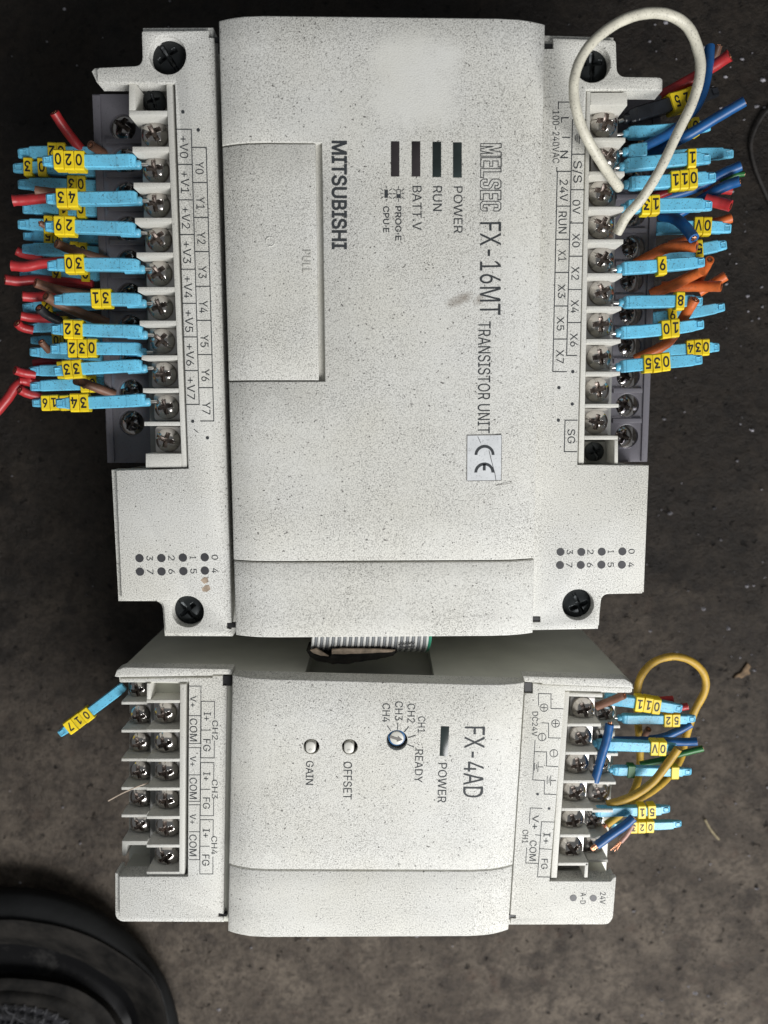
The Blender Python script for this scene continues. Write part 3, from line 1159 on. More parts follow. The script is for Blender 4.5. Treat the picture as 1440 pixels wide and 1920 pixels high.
# screw pocket at the top end, solid block at the other
barrier_px(241.5, 207, 313.5, 217, TB, -111, t1)
barrier_px(241.5, 156, 254, 206.8, TB, -111, t1)
barrier_px(272.8, 850.5, 341, 877, TB, -111, t1, 2)
plate_px("pocket_floor", rect_px(246, 158, 318, 208), -104, -111, G_TERM, t1, b=0)
inst("pocket_screw", BSCREW, P(289, 190, -90), .3, 21.5, t1)
ls_scr = [(290, 252), (292, 318), (293.5, 383), (297, 448), (298.5, 512), (300.5, 576), (304, 639), (308, 702), (312, 763), (314.5, 825)]
for x, y in ls_scr:
    terminal_screw(x, y, -84, 21.5, t1)
# lower tier under the smoked cover
low = [(232, 239), (236, 301), (238, 365), (240, 429), (242, 492), (244, 554), (246, 614), (247, 675), (248, 735), (248.5, 793)]
for x, y in low:
    terminal_screw(x, y, -190, 20.5, t1)
HS = -150.0
hol = []
for x, y in low:
    hx = x - 2
    c = P(hx, y, HS)
    hol.append(circle(c.x, c.y, 25.5, 22))
sm = plate_px("smoked_terminal_cover", [(172, 176), (300, 176), (318, 868), (201, 868)], HS, HS - 10, M_SMOKE, U1, 1.5, hol)
for i in range(9):
    ym = (low[i][1] + low[i + 1][1]) / 2 - 6
    t = (ym - 176) / 690
    plate_px("cover_rib", rect_px(194 + 26 * t, ym - 5, 262 + 20 * t, ym + 5), HS + 7, HS + .2, M_SMOKE, sm, 1.5)
plate_px("cover_rib", [(172.5, 178), (187, 178), (214, 866), (202, 866)], HS + 5, HS + .2, M_SMOKE, sm, 1.5)
text_px("24V", 232, 832, 246, 868, HS, sm, mat=M_SMOKE, name="embossed_lettering", lift=1.2)

# ---- right terminal strip
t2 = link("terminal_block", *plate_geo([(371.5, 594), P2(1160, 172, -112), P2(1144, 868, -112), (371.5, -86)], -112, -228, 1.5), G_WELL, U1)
plate_px("block_rail", [(1100.5, 171), (1107.5, 171), (1095, 869.5), (1084.5, 869.5)], TB, -111, G_TERM, t1, 1.5).parent = t2
barrier_px(1107, 173, 1176.5, 197, TB, -111, t2, 2)
rb = [(1173, 257.5, 265.5), (1171.5, 321, 329), (1170, 387, 394.5), (1169, 448.5, 456.5), (1167, 512, 520), (1165.5, 574, 581.5), (1164.5, 635.5, 643), (1163, 696.5, 704), (1160.5, 757, 764)]
for x1, ya, yb in rb:
    t = (ya - 171) / 700
    barrier_px(1107.3 - 12.5 * t, ya, x1, yb, TB, -111, t2)
barrier_px(1095.5, 817, 1159, 824.5, TB, -111, t2)
barrier_px(1152, 825, 1159, 869.5, TB, -111, t2)
plate_px("pocket_floor", rect_px(1096, 828, 1150, 868), -104, -111, G_TERM, t2, b=0)
inst("pocket_screw", BSCREW, P(1114.5, 847, -90), .45, 19, t2)
for x, y in ((1132.5, 232), (1138, 295), (1128, 362), (1127, 423), (1128, 487), (1128, 548), (1124.5, 609), (1123.5, 670), (1119.5, 731), (1117, 791)):
    terminal_screw(x, y, -84, 21.5, t2)
lowr = [(1183, 275), (1181, 337), (1179, 400), (1178, 463), (1175, 525), (1173, 587), (1171, 648), (1168, 705), (1166.5, 760), (1165, 818)]
for x, y in lowr:
    terminal_screw(x, y, -190, 19.5, t2)
hol = []
for x, y in lowr:
    c = P(x + 10, y, HS)
    hol.append(circle(c.x, c.y, 23.5, 22))
sm2 = plate_px("smoked_terminal_cover", [(1143, 178), (1241, 178), (1214, 866), (1126, 866)], HS, HS - 10, M_SMOKE, U1, 1.5, hol)
for i in range(9):
    ym = (lowr[i][1] + lowr[i + 1][1]) / 2
    t = (ym - 178) / 690
    plate_px("cover_rib", rect_px(1160 - 12 * t, ym - 4.5, 1219 - 17 * t, ym + 4.5), HS + 7, HS + .2, M_SMOKE, sm2, 1.5)
plate_px("cover_rib", [(1226, 180), (1240.5, 180), (1213.5, 865), (1202.5, 865)], HS + 5, HS + .2, M_SMOKE, sm2, 1.5)

# ================================================================= SMALL UNIT
U2 = empty("analog_module", "smaller speckled grey module with a round channel dial and two push buttons, beside the controller", "control module", ROOT2, ROT2)
cor = [P(435.5, 1265, -20), P(983.5, 1279, -20), P(953.5, 1744.5, -20), P(427, 1747, -20)]
CW = 580.0
vf2 = v_of(700, 1632)
du0, du1 = u_of(560, 1390), u_of(772, 1390)
dv0, dv1 = v_of(660, 1363), v_of(660, 1422)
us = sorted(set(u_side + [1 - u for u in u_side] + [du0, du1, .4, .8]))
cover2 = curved(cor, us, sorted(set([0, dv0, dv1, vf2 - 1.2 / 530] + spread(dv1 + .1, vf2 - .1, 3))), lambda u, v: not (du0 < u < du1 and dv0 < v < dv1), 85, 20, CW, 0, -47,
                "front_cover", U2, G_COVER2, 2.2, (du0, du1, dv0, dv1))
curved(cor, us, spread(vf2 + 2.5 / 530, 1, 3), lambda u, v: True, 85, 20, CW, -2.0, -47, "hinged_cover", U2, G_COVER2)
T2 = -.012
text_px("FX-4AD", 870, 1363, 907.5, 1495.5, 0, cover2, tilt=-.028)
plate_px("indicator_window", [(826.8, 1362), (842.5, 1362.5), (839.5, 1418.5), (824.5, 1417.5)], 0.8, -3, M_LED, cover2, b=.5)
text_px("POWER", 821, 1431, 837.5, 1505, 0, cover2, tilt=-.022)
text_px("READY", 778, 1405.5, 792.8, 1467.5, 0, cover2, tilt=-.022)
text_px("CH1", 783.5, 1343.5, 797.5, 1373.8, 0, cover2, tilt=-.015)
text_px("CH2", 764, 1319.5, 778.3, 1355, 0, cover2, tilt=-.015)
text_px("CH3", 740.5, 1315.3, 755.3, 1351, 0, cover2, tilt=-.015)
text_px("CH4", 716.8, 1319, 731.4, 1354, 0, cover2, tilt=-.015)
text_px("OFFSET", 643.8, 1428.5, 660, 1499, 0, cover2, tilt=-.012)
text_px("GAIN", 573.5, 1427, 588, 1471.5, 0, cover2, tilt=-.012)
lines_px("dial_tick", [[(726.8, 1361.7), (732.6, 1370)], [(746, 1356), (745.5, 1367.5)], [(766, 1362.5), (758.8, 1372)], [(778.6, 1379), (766, 1383)], [(775.5, 1400.5), (764.5, 1396)]], 0, cover2, 1.7)
# dial and buttons sit in round holes of a plate let into the cover
dc = P(744.4, 1388, 0)
bcs = [P(655.8, 1400.5, 0), P(584, 1399.8, 0)]
lc = [bil(cor, u_, v_) for u_, v_ in ((du0, dv0), (du1, dv0), (du1, dv1), (du0, dv1))]
plate("control_face", [(p.x, p.y) for p in lc], 0, -24, G_COVER2, U2, 0, [circle(dc.x, dc.y, 20.8, 40)] + [circle(c.x, c.y, 15.8, 34) for c in bcs])
dial = plate("channel_dial", circle(dc.x, dc.y, 20.6, 40), -26, -40, G_TERM, U2, 0)
plate("dial_ring", circle(dc.x - .3, dc.y + 2.6, 16.8, 36), -7, -26, M_BLUEDIAL, dial, 1.0)
plate("dial_cap", circle(dc.x - .3, dc.y + 2.6, 13.4, 32), -3, -7, M_WHITEBTN, dial, 1.2)
plate_px("dial_arrow", [(731.5, 1379), (746, 1384), (746.5, 1380.5), (755, 1387.5), (744, 1391), (744.5, 1388), (730.5, 1383.5)], -2.2, -4, M_GREYMARK, dial, b=0)
for c in bcs:
    bt = plate("button_socket", circle(c.x, c.y, 15.7, 34), -26, -40, M_BLACK, U2, 0)
    o = [(c.x - 1.5 + a, c.y + b_) for a, b_ in fillet([(-9.8, -13.0), (9.8, -13.0), (9.8, 11.5), (-9.8, 11.5)], 9.2, 6)]
    plate("button_cap", o, 3.5, -25, M_WHITEBTN, bt, 3.0)
    plate("button_dimple", circle(c.x - 1.5, c.y - 6.5, 3.6, 16), 4.1, 1, M_WHITEBTN, bt, .5)

# panels of the small unit
LP = [(224.5, 1273), (398, 1271), (398, 1267.5), (417, 1267.5), (417, 1286), (425, 1286), (419, 1714), (409, 1713), (409, 1719), (419, 1719), (419, 1726.8), (224, 1726.5),
      (223.5, 1644), (352, 1644), (354.3, 1278.5), (224.5, 1278.5)]
plate("side_panel", fillet([P2(x, y, H) for x, y in LP], {11: 12}), H, -50, G_PLATE, U2, 1.6)
LB = [(218, 1636), (223.5, 1644.5), (352, 1645), (355, 1279), (226, 1279.5), (226, 1272), (437, 1271), (431, 1729), (236, 1728), (215.5, 1712)]
plate("panel_base", fillet([P2(x, y, -52) for x, y in [(216, 1637), (222, 1637), (222.5, 1645), (352, 1645.5), (354.5, 1279), (226, 1279.5), (226, 1272), (427, 1271), (420, 1728.5), (216.5, 1727.5)]], {9: 17}), -51, -92, G_PLATE, U2, 1.5)
plate_px("clip_slot", rect_px(417, 1267, 434, 1286), -44, -50.5, M_BLACK, U2, b=0)
plate_px("clip_slot", rect_px(408.5, 1712.8, 425, 1718.5), -43, -50.5, M_BLACK, U2, b=0)
RP = [(999, 1284), (999, 1280.5), (1016, 1284), (1182, 1290), (1181, 1298), (1059.5, 1295.5), (1030.5, 1652.5), (1145, 1653), (1150, 1646), (1155.5, 1645),
      (1148.5, 1731.5), (957, 1732), (958, 1722), (967, 1722), (967, 1716), (957, 1716), (984, 1300), (999, 1300)]
plate("side_panel", fillet([P2(x, y, H) for x, y in RP], {10: 17}), H, -50, G_PLATE, U2, 1.6)
RB = [(980, 1284), (1184, 1290.5), (1183, 1299), (1060, 1297), (1031, 1653.5), (1146, 1654), (1154, 1647), (1147, 1733), (953, 1733.5)]
plate("panel_base", fillet([P2(x, y, -52) for x, y in RB], {7: 16}), -51, -92, G_PLATE, U2, 1.5)
plate_px("clip_slot", rect_px(984, 1280, 999, 1300), -44, -50.5, M_BLACK, U2, b=0)
plate_px("clip_slot", rect_px(952, 1716, 967, 1721.5), -43, -50.5, M_BLACK, U2, b=0)
# end lips
plate("end_lip", fillet([P2(x, y, -32) for x, y in [(436, 1254.5), (232, 1251), (218, 1256.5), (214, 1269.5), (222, 1270.5), (398, 1267.5), (398, 1265.5), (436, 1265.5)]], {1: 8, 2: 6}), -32, -62, G_PLATE, U2, 3.5)
plate("end_lip", fillet([P2(x, y, -32) for x, y in [(980, 1267.5), (1172, 1273), (1184, 1280), (1189.5, 1293), (1181, 1290.5), (1016, 1284), (1016, 1281.5), (984.5, 1279.5)]], {1: 8, 2: 6}), -32, -62, G_PLATE, U2, 3.5)
# housing body and the end wall with its cable recess
hz = -53
wl = [P2(224, 1257, -60), P2(571, 1264, -60), P2(571, 1289, -60), P2(815, 1296, -60), P2(815, 1270.5, -60), P2(1185, 1281, -60)]
inner = [P2(1062, 1310, -60), P2(1040, 1640, -60)]
plate("housing", [wl[0], wl[1], wl[2], wl[3], wl[4], wl[5], P2(1183, 1296, -60), P2(1062, 1296, -60), P2(1032, 1654, -60), P2(1030, 1728, -60), P2(350, 1724, -60), P2(355, 1645, -60), P2(356, 1280, -60), P2(226, 1277, -60)],
      hz, FLOOR, G_HOUSE, U2, 2)
plate("housing_ledge", [P2(x, y, -150) for x, y in ((243, 1280), (362, 1280), (356, 1642), (241, 1642))], -150, FLOOR, G_HOUSE, U2, 2)
plate("housing_ledge", [P2(x, y, -150) for x, y in ((1052, 1296), (1158, 1298), (1136, 1648), (1022, 1648))], -150, FLOOR, G_HOUSE, U2, 2)
plate("housing_block", [P2(x, y, -60) for x, y in ((222, 1648), (349.5, 1648), (346, 1722), (224, 1722))], -92.5, -480, G_HOUSE, U2, 2)
plate("housing_block", [P2(x, y, -60) for x, y in ((1034, 1657), (1148, 1657), (1142, 1724), (1032, 1724))], -92.5, -480, G_HOUSE, U2, 2)
lines_px("mould_line", [[(300, 1253.5), (300, 1253.6)]], -31.9, U2, .5)

# print on the small unit, left panel
ls = [[(377, 1286.5), (376, 1394)], [(376, 1402), (375.3, 1502.5)], [(375.3, 1509), (374.3, 1612)]]
for a, y in enumerate((1286.5, 1342, 1394, 1402, 1453, 1502.5, 1509, 1559.5, 1612)):
    ls.append([(355, y), (377 - a * .3, y)])
for y0, ym, y1 in ((1315, 1369, 1421), (1430, 1480, 1529.5), (1537, 1586.7, 1638.6)):
    t = (y0 - 1315) / 222
    xr = 402.5 - 2.5 * t
    xl = 377.5 - 2 * t
    ls += [[(xl, y0), (xr, y0)], [(xl, ym), (xl + 17, ym)], [(xl, y1), (xr - .5, y1)], [(xl, y0), (xl - .7, y1)],
           [(xr, y0), (xr - .3, y0 + 32)], [(xr - .5, y1 - 32), (xr - .7, y1)]]
lines_px("printed_table", ls, H, U2, 1.3)
for s, b4 in (("V+", (357, 1305, 368.3, 1326)), ("COM", (355.8, 1347.5, 370, 1390)), ("V+", (356.5, 1418, 368, 1436.5)), ("COM", (355.5, 1458.5, 369.5, 1498)),
              ("V+", (356, 1526.5, 367.5, 1545)), ("COM", (355, 1565, 369, 1605)), ("I+", (382.5, 1335.5, 395.5, 1351.5)), ("FG", (381, 1386, 395, 1408.5)),
              ("I+", (381.5, 1448, 394.5, 1464)), ("FG", (380.5, 1495.5, 394, 1516.5)), ("I+", (380.5, 1554, 393.5, 1570.5)), ("FG", (379, 1602.5, 393, 1623)),
              ("CH2", (398, 1351, 409, 1387)), ("CH3", (397.3, 1462, 408.3, 1497.5)), ("CH4", (396.3, 1568, 407.3, 1602))):
    text_px(s, *b4, H, U2)
# right panel
q = lambda x, y: (940 + x / 3.273, 1220 + y / 3.273)
ls = [[q(228, 335), q(228, 263), q(305, 265), q(305, 355), q(378, 357)], [q(250, 443), q(290, 445), q(290, 535), q(362, 537)]]
lines_px("printed_circuit", ls[:1], H, U2, 1.3)
lines_px("printed_circuit", ls[1:], H, U2, 1.3)
ls = [[q(207, 550), q(193, 793), q(265, 797), q(263, 880), q(335, 883)], [q(203, 620), q(278, 622), q(277, 708), q(348, 712)],
      ]
ls2 = [[q(172, 1062), q(178, 965), q(250, 968)], [q(322, 1052), q(247, 1050), q(222, 1388), q(302, 1390)], [q(236, 1215), q(308, 1220)], [q(208, 1130), q(243, 1133)],
      [q(155, 1210), q(150, 1303), q(227, 1306)]]
for gx, gy in ((222, 713), (300, 797)):
    ls += [[q(gx - 18, gy - 22), q(gx - 19, gy + 20)], [q(gx - 6, gy - 14), q(gx - 7, gy + 12)], [q(gx + 4, gy - 30), q(gx + 2, gy + 30)], [q(gx + 4, gy), q(gx + 34, gy + 1)]]
lines_px("printed_circuit", ls, H, U2, 1.3)
lines_px("printed_table", ls2, H, U2, 1.3)
V, FC = [], []
for (x, y, s) in ((1020, 1327, '+'), (1041.7, 1356.6, '+'), (1016.4, 1382, '-'), (1038.4, 1412.5, '-')):
    v_, f_ = arc_ring(x, y, 7.8, 1.3, 0, 360, H, U2, .4, 28)
    n0 = len(V)
    V += v_
    FC += [tuple(i + n0 for i in f) for f in f_]
link("terminal_symbol", V, FC, M_PRINT, U2, smooth=False)
ls = []
for (x, y, s) in ((1020, 1327, '+'), (1041.7, 1356.6, '+'), (1016.4, 1382, '-'), (1038.4, 1412.5, '-')):
    ls.append([(x, y - 5), (x, y + 5)])
    if s == '+':
        ls.append([(x - 5, y), (x + 5, y)])
lines_px("terminal_symbol", ls, H, U2, 1.3)
for s, b4 in (("DC24V", (997.5, 1334.5, 1008.5, 1380.5)), ("V+", (998, 1528.5, 1010, 1554.5)), ("I+", (1019, 1561.5, 1031.5, 1582)), ("FG", (1014.8, 1610.5, 1027, 1629.5)),
              ("COM", (992.7, 1576, 1005.7, 1614)), ("CH1", (979.3, 1556, 990.4, 1581)), ("24V", (1125, 1673, 1135.5, 1695)), ("A-D", (1088.3, 1674, 1098.3, 1695))):
    text_px(s, *b4, H, U2, tilt=-.03)
for x, y in ((1008, 1489), (1029.6, 1516)):
    disc("printed_dot", x, y, 2.8, H, U2, M_PRINT, .4, 14)
for x, y in ((1075, 1683.6), (1112.5, 1684)):
    disc("indicator_dot", x, y, 7.3, H, U2, M_DOT, .5)

# terminals of the small unit
T3 = link("terminal_block", *plate_geo([P2(x, y, -98) for x, y in ((283, 1272), (358, 1272), (353, 1622), (281, 1622))], -98, -214, 1), G_WELL, U2)
plate_px("block_rail", [(337, 1283), (349, 1283), (346, 1641), (335.5, 1641)], TB, -97, G_TERM, T3, 2.5)
for y in (1315.5, 1370.5, 1425.5, 1479.5, 1533, 1586.5, 1637.5):
    plate_px("barrier", rect_px(274.5, y - 3, 337, y + 3), TB, -97, G_TERM, T3, 1.6)
plate_px("barrier", [(275, 1282), (282, 1282), (282, 1312), (275, 1312)], TB, -97, G_TERM, T3, 1.6)
plate_px("pocket_floor", rect_px(282, 1280, 338, 1313), -88, -97, G_HOUSE, T3, b=0)
for x, y in ((310, 1337.5), (311, 1392.5), (312.5, 1446), (313.5, 1498.5), (313.5, 1550), (312.5, 1604)):
    terminal_screw(x, y, -78, 19.5, T3, random.uniform(0.1, .6))
for y in (1318.5, 1371, 1425, 1478.5, 1530):
    plate_px("barrier", rect_px(227.5, y - 2.8, 275, y + 2.8), -88, -149, G_TERM, T3, 1.5)
plate_px("barrier", [(228.5, 1577), (276, 1577), (276, 1585), (239, 1585), (237, 1603), (232.5, 1606), (228.5, 1603)], -88, -149, G_TERM, T3, 1.5)
for x, y in ((259.6, 1292), (262, 1341), (262.5, 1392.5), (262.8, 1445.6), (263, 1495.5), (264, 1544)):
    terminal_screw(x, y, -122, 17.5, T3, random.uniform(0.1, .6))
T4 = link("terminal_block", *plate_geo([P2(x, y, -98) for x, y in ((1048, 1285), (1112, 1287), (1088, 1628), (1022, 1628))], -98, -214, 1), G_WELL, U2)
plate_px("block_rail", [(1057.5, 1297), (1068.5, 1297), (1044.5, 1647), (1033, 1647)], TB, -97, G_TERM, T4, 2.5)
plate_px("barrier", [(1066, 1299), (1130, 1301.5), (1130, 1308), (1066, 1306)], TB, -97, G_TERM, T4, 1.6)
for y, xl, xr in ((1359.5, 1063.5, 1127), (1412.5, 1060, 1120), (1466, 1056, 1115), (1518, 1053, 1112), (1567.5, 1050, 1107), (1620.5, 1046.5, 1103)):
    plate_px("barrier", rect_px(xl, y - 3, xr, y + 3), TB, -97, G_TERM, T4, 1.6)
plate_px("barrier", [(1097, 1618), (1103.5, 1618), (1102, 1646), (1095, 1646)], TB, -97, G_TERM, T4, 1.8)
for x, y in ((1093.6, 1329), (1089, 1382.6), (1082.5, 1431.7), (1077.5, 1484), (1073.5, 1537.7), (1071, 1589.7)):
    terminal_screw(x, y, -78, 19.5, T4, random.uniform(0.1, .6))
for y, xl, xr in ((1363, 1122, 1163), (1415, 1118, 1159), (1468.5, 1113, 1155), (1521, 1110, 1150), (1570.5, 1105, 1145), (1614.5, 1102, 1140)):
    plate_px("barrier", rect_px(xl, y - 2.8, xr, y + 2.8), -88, -149, G_TERM, T4, 1.5)
for x, y in ((1132, 1336), (1127, 1387), (1123.5, 1433), (1122.5, 1486), (1110, 1536), (1108, 1586)):
    terminal_screw(x, y, -122, 18.5, T4, random.uniform(0.1, .6))

# ================================================================= RIBBON CABLE between the units
RC = empty("ribbon_cable", "grey and white flat ribbon cable with a green edge, running between the two units", "ribbon cable", (P(700, 1200, -150).x, P(700, 1200, -150).y, -150))
WM_keep = None
n = 41
for mat_, pick in ((M_RIB_W, 0), (M_RIB_G, 1)):
    V, FC = [], []
    for i in range(n):
        if i % 2 != pick:
            continue
        x = 588 + (802 - 588) * i / (n - 1)
        path = [P(x, 1166, -54), P(x, 1186, -54), P(x - 0.8, 1199, -58), P(x - 2, 1210, -72), P(x - 4, 1218, -105), P(x - 6, 1220, -180)]
        pts = catmull(path, 4)
        tube_geo(pts, [3.15 if pick == 0 else 2.6] * len(pts), 8, V, FC, True)
    link("ribbon_cores", V, FC, mat_, RC)['kind'] = 'stuff'
path = [P(806, 1166, -54), P(806.5, 1186, -54), P(806, 1199, -58), P(804, 1210, -72), P(801, 1218, -105), P(798, 1220, -180)]
pts = catmull(path, 4)
V, FC = tube_geo(pts, [4.0] * len(pts), 8)
link("edge_core", V, FC, M_RIB_GREEN, RC)
zz = []
for k in range(3):
    for r_ in range(2):
        x0 = 748 + k * 10
        y0 = 1206.5 + r_ * 6 - k * .8
        zz.append([(x0, y0 + 1.5), (x0 + 3.5, y0 - 1.5), (x0 + 6.5, y0 + 1.5), (x0 + 9, y0 - 1)])
lines_px("printed_squiggle", zz, -60, RC, 2.2, M_DIGIT, lift=4)

# torn tape with paper on it
tp = empty("torn_tape", "crumpled strip of dark torn tape with grubby paper stuck on the ribbon cable", "tape", (P(660, 1222, -110).x, P(660, 1222, -110).y, -110))
ol = [(577, 1212), (583, 1210.5), (592, 1217), (604, 1222), (622, 1224), (622, 1216), (736, 1212), (744, 1215), (737, 1221), (715, 1227), (690, 1231), (655, 1236.5), (625, 1237), (600, 1233), (583, 1224)]
rr = random.Random(3)
ol2 = []
for a, b in zip(ol, ol[1:] + ol[:1]):
    for t in (0, .33, .66):
        ol2.append((a[0] + (b[0] - a[0]) * t + rr.uniform(-.7, .7), a[1] + (b[1] - a[1]) * t + rr.uniform(-.7, .7)))
plate("tape_body", [P2(x, y, -98) for x, y in ol2], -68, -130, M_TAPE, tp, 2.2)
ol = [(624, 1210), (640, 1208.5), (700, 1209), (741, 1211), (735, 1214), (700, 1216), (660, 1217.5), (624, 1218)]
ol2 = []
for a, b in zip(ol, ol[1:] + ol[:1]):
    for t in (0, .33, .66):
        ol2.append((a[0] + (b[0] - a[0]) * t + rr.uniform(-.6, .6), a[1] + (b[1] - a[1]) * t + rr.uniform(-.5, .5)))
plate("paper_backing", [P2(x, y, -93) for x, y in ol2], -61, -69, M_PAPER, tp, .8)
ol = [(584, 1211), (596, 1208), (608, 1216), (618, 1222), (604, 1221), (590, 1216)]
plate("paper_backing", [P2(x, y, -94) for x, y in ol], -62, -69, M_PAPER, tp, .8)


# ================================================================= WIRE MARKERS
GM = {'A': "front wire markers on the output terminals", 'B': "rear wire markers behind the output terminals", 'C': "wire markers on the input terminals", 'D': "wire markers on the small module"}
DIG = {}


def marker(row, left, right, w, label, tags=(), clip='right', h=(-70, -70), mat=None, tail=True, tagmats=None, pin=True):
    """blue sleeve between two photo points (image left -> right) carrying yellow tags; tags: (px x of the tag's centre, character, px width)"""
    mat = mat or M_SLEEVE
    A, B = P(left[0], left[1], h[0]), P(right[0], right[1], h[1])
    d = B - A
    L = d.length
    ax = d.normalized()
    side = Vector((-ax.y, ax.x, 0)).normalized()
    up = ax.cross(side)
    if up.z < 0:
        up = -up
    mid = (A + B) / 2
    ang = math.atan2(ax.y, ax.x)
    rt = empty("wire_marker", label, "wire marker", (mid.x, mid.y, mid.z - 12), ang, GM[row])
    sc = (CAMH - (h[0] + h[1]) / 2) / CAMH
    W = w * .95 * sc / 2
    # stations from the tail (t=0) to the clip end (t=1): half width, top, bottom
    S = [(0.0, .66, -.10, -.62), (.02, .74, .12, -.70), (.115, .84, .30, -.74), (.120, .90, .58, -.76), (.135, .92, .64, -.78), (.30, .98, .66, -.8),
         (.74, 1.0, .66, -.8), (.765, 1.0, .68, -.8), (.77, 1.0, .74, -.8), (.90, 1.0, .74, -.8), (.905, 1.0, .66, -.8), (.935, .97, .62, -.8), (.955, .86, .40, -.75), (.96, .80, .30, -.7)]
    if not tail:
        S = [(0.0, .9, .5, -.7), (.04, 1.0, .66, -.8), (.70, 1.0, .66, -.8), (.80, .8, .4, -.7)]
    V, FC = [], []
    bow = random.uniform(-.12, .12) * W
    rng = random.Random(int(A.x * 7 + A.y))
    for i, (t, hw, zt, zb) in enumerate(S):
        tt = t if clip == 'right' else 1 - t
        c = A + d * tt + side * (bow * math.sin(math.pi * t) * 2) + up * (bow * 2 * math.sin(math.pi * t))
        hw *= W
        zt *= W
        zb *= W
        ch = W * .16
        prof = [(-hw, zb + ch), (-hw, zt - ch), (-hw + ch, zt), (hw - ch, zt), (hw, zt - ch), (hw, zb + ch), (hw - ch, zb), (-hw + ch, zb)]
        b0 = len(V)
        for s_, z_ in prof:
            V.append(c + side * s_ + up * z_)
        if i:
            for k in range(8):
                l = (k + 1) % 8
                FC.append((b0 - 8 + k, b0 - 8 + l, b0 + l, b0 + k))
    FC.append(tuple(range(8)))
    FC.append(tuple(range(len(V) - 8, len(V))))
    link("sleeve", V, FC, mat, rt, sharp=25)
    # dimple at the tail
    if tail:
        tt = .055 if clip == 'right' else .945
        c = A + d * tt + up * (.27 * W)
        rx, ry = L * .03, W * .42
        V = []
        for z_, k in ((.10 * W, 1.0), (.02 * W, .78)):
            for s1_, s2_ in ((-1, -1), (1, -1), (1, 1), (-1, 1)):
                V.append(c + ax * (s1_ * rx * k) + side * (s2_ * ry * k) + up * z_)
        V += [v - up * (.25 * W) for v in V[:4]]
        FC = [(0, 1, 5, 4), (1, 2, 6, 5), (2, 3, 7, 6), (3, 0, 4, 7), (4, 5, 6, 7), (0, 1, 9, 8), (1, 2, 10, 9), (2, 3, 11, 10), (3, 0, 8, 11)]
        link("sleeve_latch", V, FC, mat, rt, sharp=20)
    if pin:
        s_ = 1 if clip == 'right' else -1
        e = B if clip == 'right' else A
        e = e - up * (.40 * W) - side * (.46 * W if clip == 'right' else .02 * W)
        a_ = ax * s_
        V, FC = tube_geo([e - a_ * (L * .20 if tail else L * .5), e - a_ * 5, e - a_ * 1, e + a_ * 1.5, e + a_ * 2.5], [W * .70, W * .70, W * .68, W * .52, W * .3], 14)
        link("ferrule_collar", V, FC, mat, rt)
        V, FC = tube_geo([e - ax * s_ * 3, e + ax * s_ * 8, e + ax * s_ * 14], [W * .32, W * .32, W * .26], 10)
        link("ferrule_pin", V, FC, M_PIN, rt)
    for ti, (tx, ch_, tw) in enumerate(tags):
        t = (tx - left[0]) / (right[0] - left[0])
        c = A + d * t + side * (bow * math.sin(math.pi * t) * 2) + up * (bow * 2 * math.sin(math.pi * t))
        sk = rng.uniform(-.04, .04)
        a2 = (ax + side * sk).normalized()
        sd2 = (side - ax * sk).normalized()
        off = rng.uniform(-.05, .05) * W
        hw = W * 1.46
        zt, zb = W * .98, -W * 1.02
        half = tw * L / math.hypot(right[0] - left[0], 0.0) / 2 - .45
        V = []
        b_ = 1.6
        for x_, iy in ((-half, b_), (-half + .9, 0), (half - .9, 0), (half, b_)):
            hh, zz_, zl = hw - iy * .5, zt - iy * .5, zb + iy * .5
            ch = W * .2
            for s_, z_ in ((-hh, zl + ch), (-hh, zz_ - ch), (-hh + ch, zz_), (hh - ch, zz_), (hh, zz_ - ch), (hh, zl + ch), (hh - ch, zl), (-hh + ch, zl)):
                V.append(c + a2 * x_ + sd2 * (s_ + off) + up * z_)
        FC = []
        for i in range(3):
            for k in range(8):
                l = (k + 1) % 8
                FC.append((i * 8 + k, i * 8 + l, i * 8 + 8 + l, i * 8 + 8 + k))
        FC.append(tuple(range(8)))
        FC.append(tuple(range(24, 32)))
        tm = (tagmats[ti] if tagmats else M_TAG)
        tg = link("number_tag", V, FC, tm, rt, sharp=30)
        if ch_:
            g = glyphs(ch_, .018)
            asp = (g[3] - g[2]) / (g[5] - g[4])
            hgt = W * 1.72
            cen = c + sd2 * off + up * (zt + .35)
            vs_, fs, x0, x1, y0, y1 = g
            Vd = []
            ln = min(hgt * asp * .80, half * 1.6)
            for x, y, z in vs_:
                a = ((x - x0) / (x1 - x0) - .5) * ln
                b = ((y - y0) / (y1 - y0) - .5) * hgt
                Vd.append(cen - a2 * a - sd2 * b)
            link("digit", Vd, fs, M_DIGIT, tg, smooth=False)
    return rt


def seq(x0, x1, s):
    n_ = len(s)
    w_ = (x1 - x0) / n_
    return [(x0 + w_ * (i + .5), c, w_) for i, c in enumerate(s)]


FA = (-62, -72)
marker('A', (79, 301), (262, 302), 24.5, "blue wire marker with tags reading 020 at the first clamped output screw", seq(103, 160.5, "020"), h=FA)
marker('A', (85.5, 372), (264, 370.5), 24.5, "blue wire marker with tags reading 43 over a red wire end", seq(108, 148.5, "34"), h=FA)
marker('A', (83.5, 424), (261, 430.5), 24.5, "blue wire marker with tags reading 26 below marker 43", seq(104.5, 143.5, "92")[:1] + seq(104.5, 143.5, "92")[1:], h=FA)
marker('A', (88, 498), (269, 499), 24.5, "blue wire marker with tags reading 30 beside terminal Y3", seq(125, 161.5, "03"), h=FA)
marker('A', (100, 562), (272, 563.5), 24.5, "blue wire marker with tags reading 31 set close to the screws", seq(174, 211.5, "13"), h=FA)
marker('A', (95.5, 617), (274, 622.5), 25, "blue wire marker with tags reading 32 without a zero", seq(122, 158, "23"), h=FA)
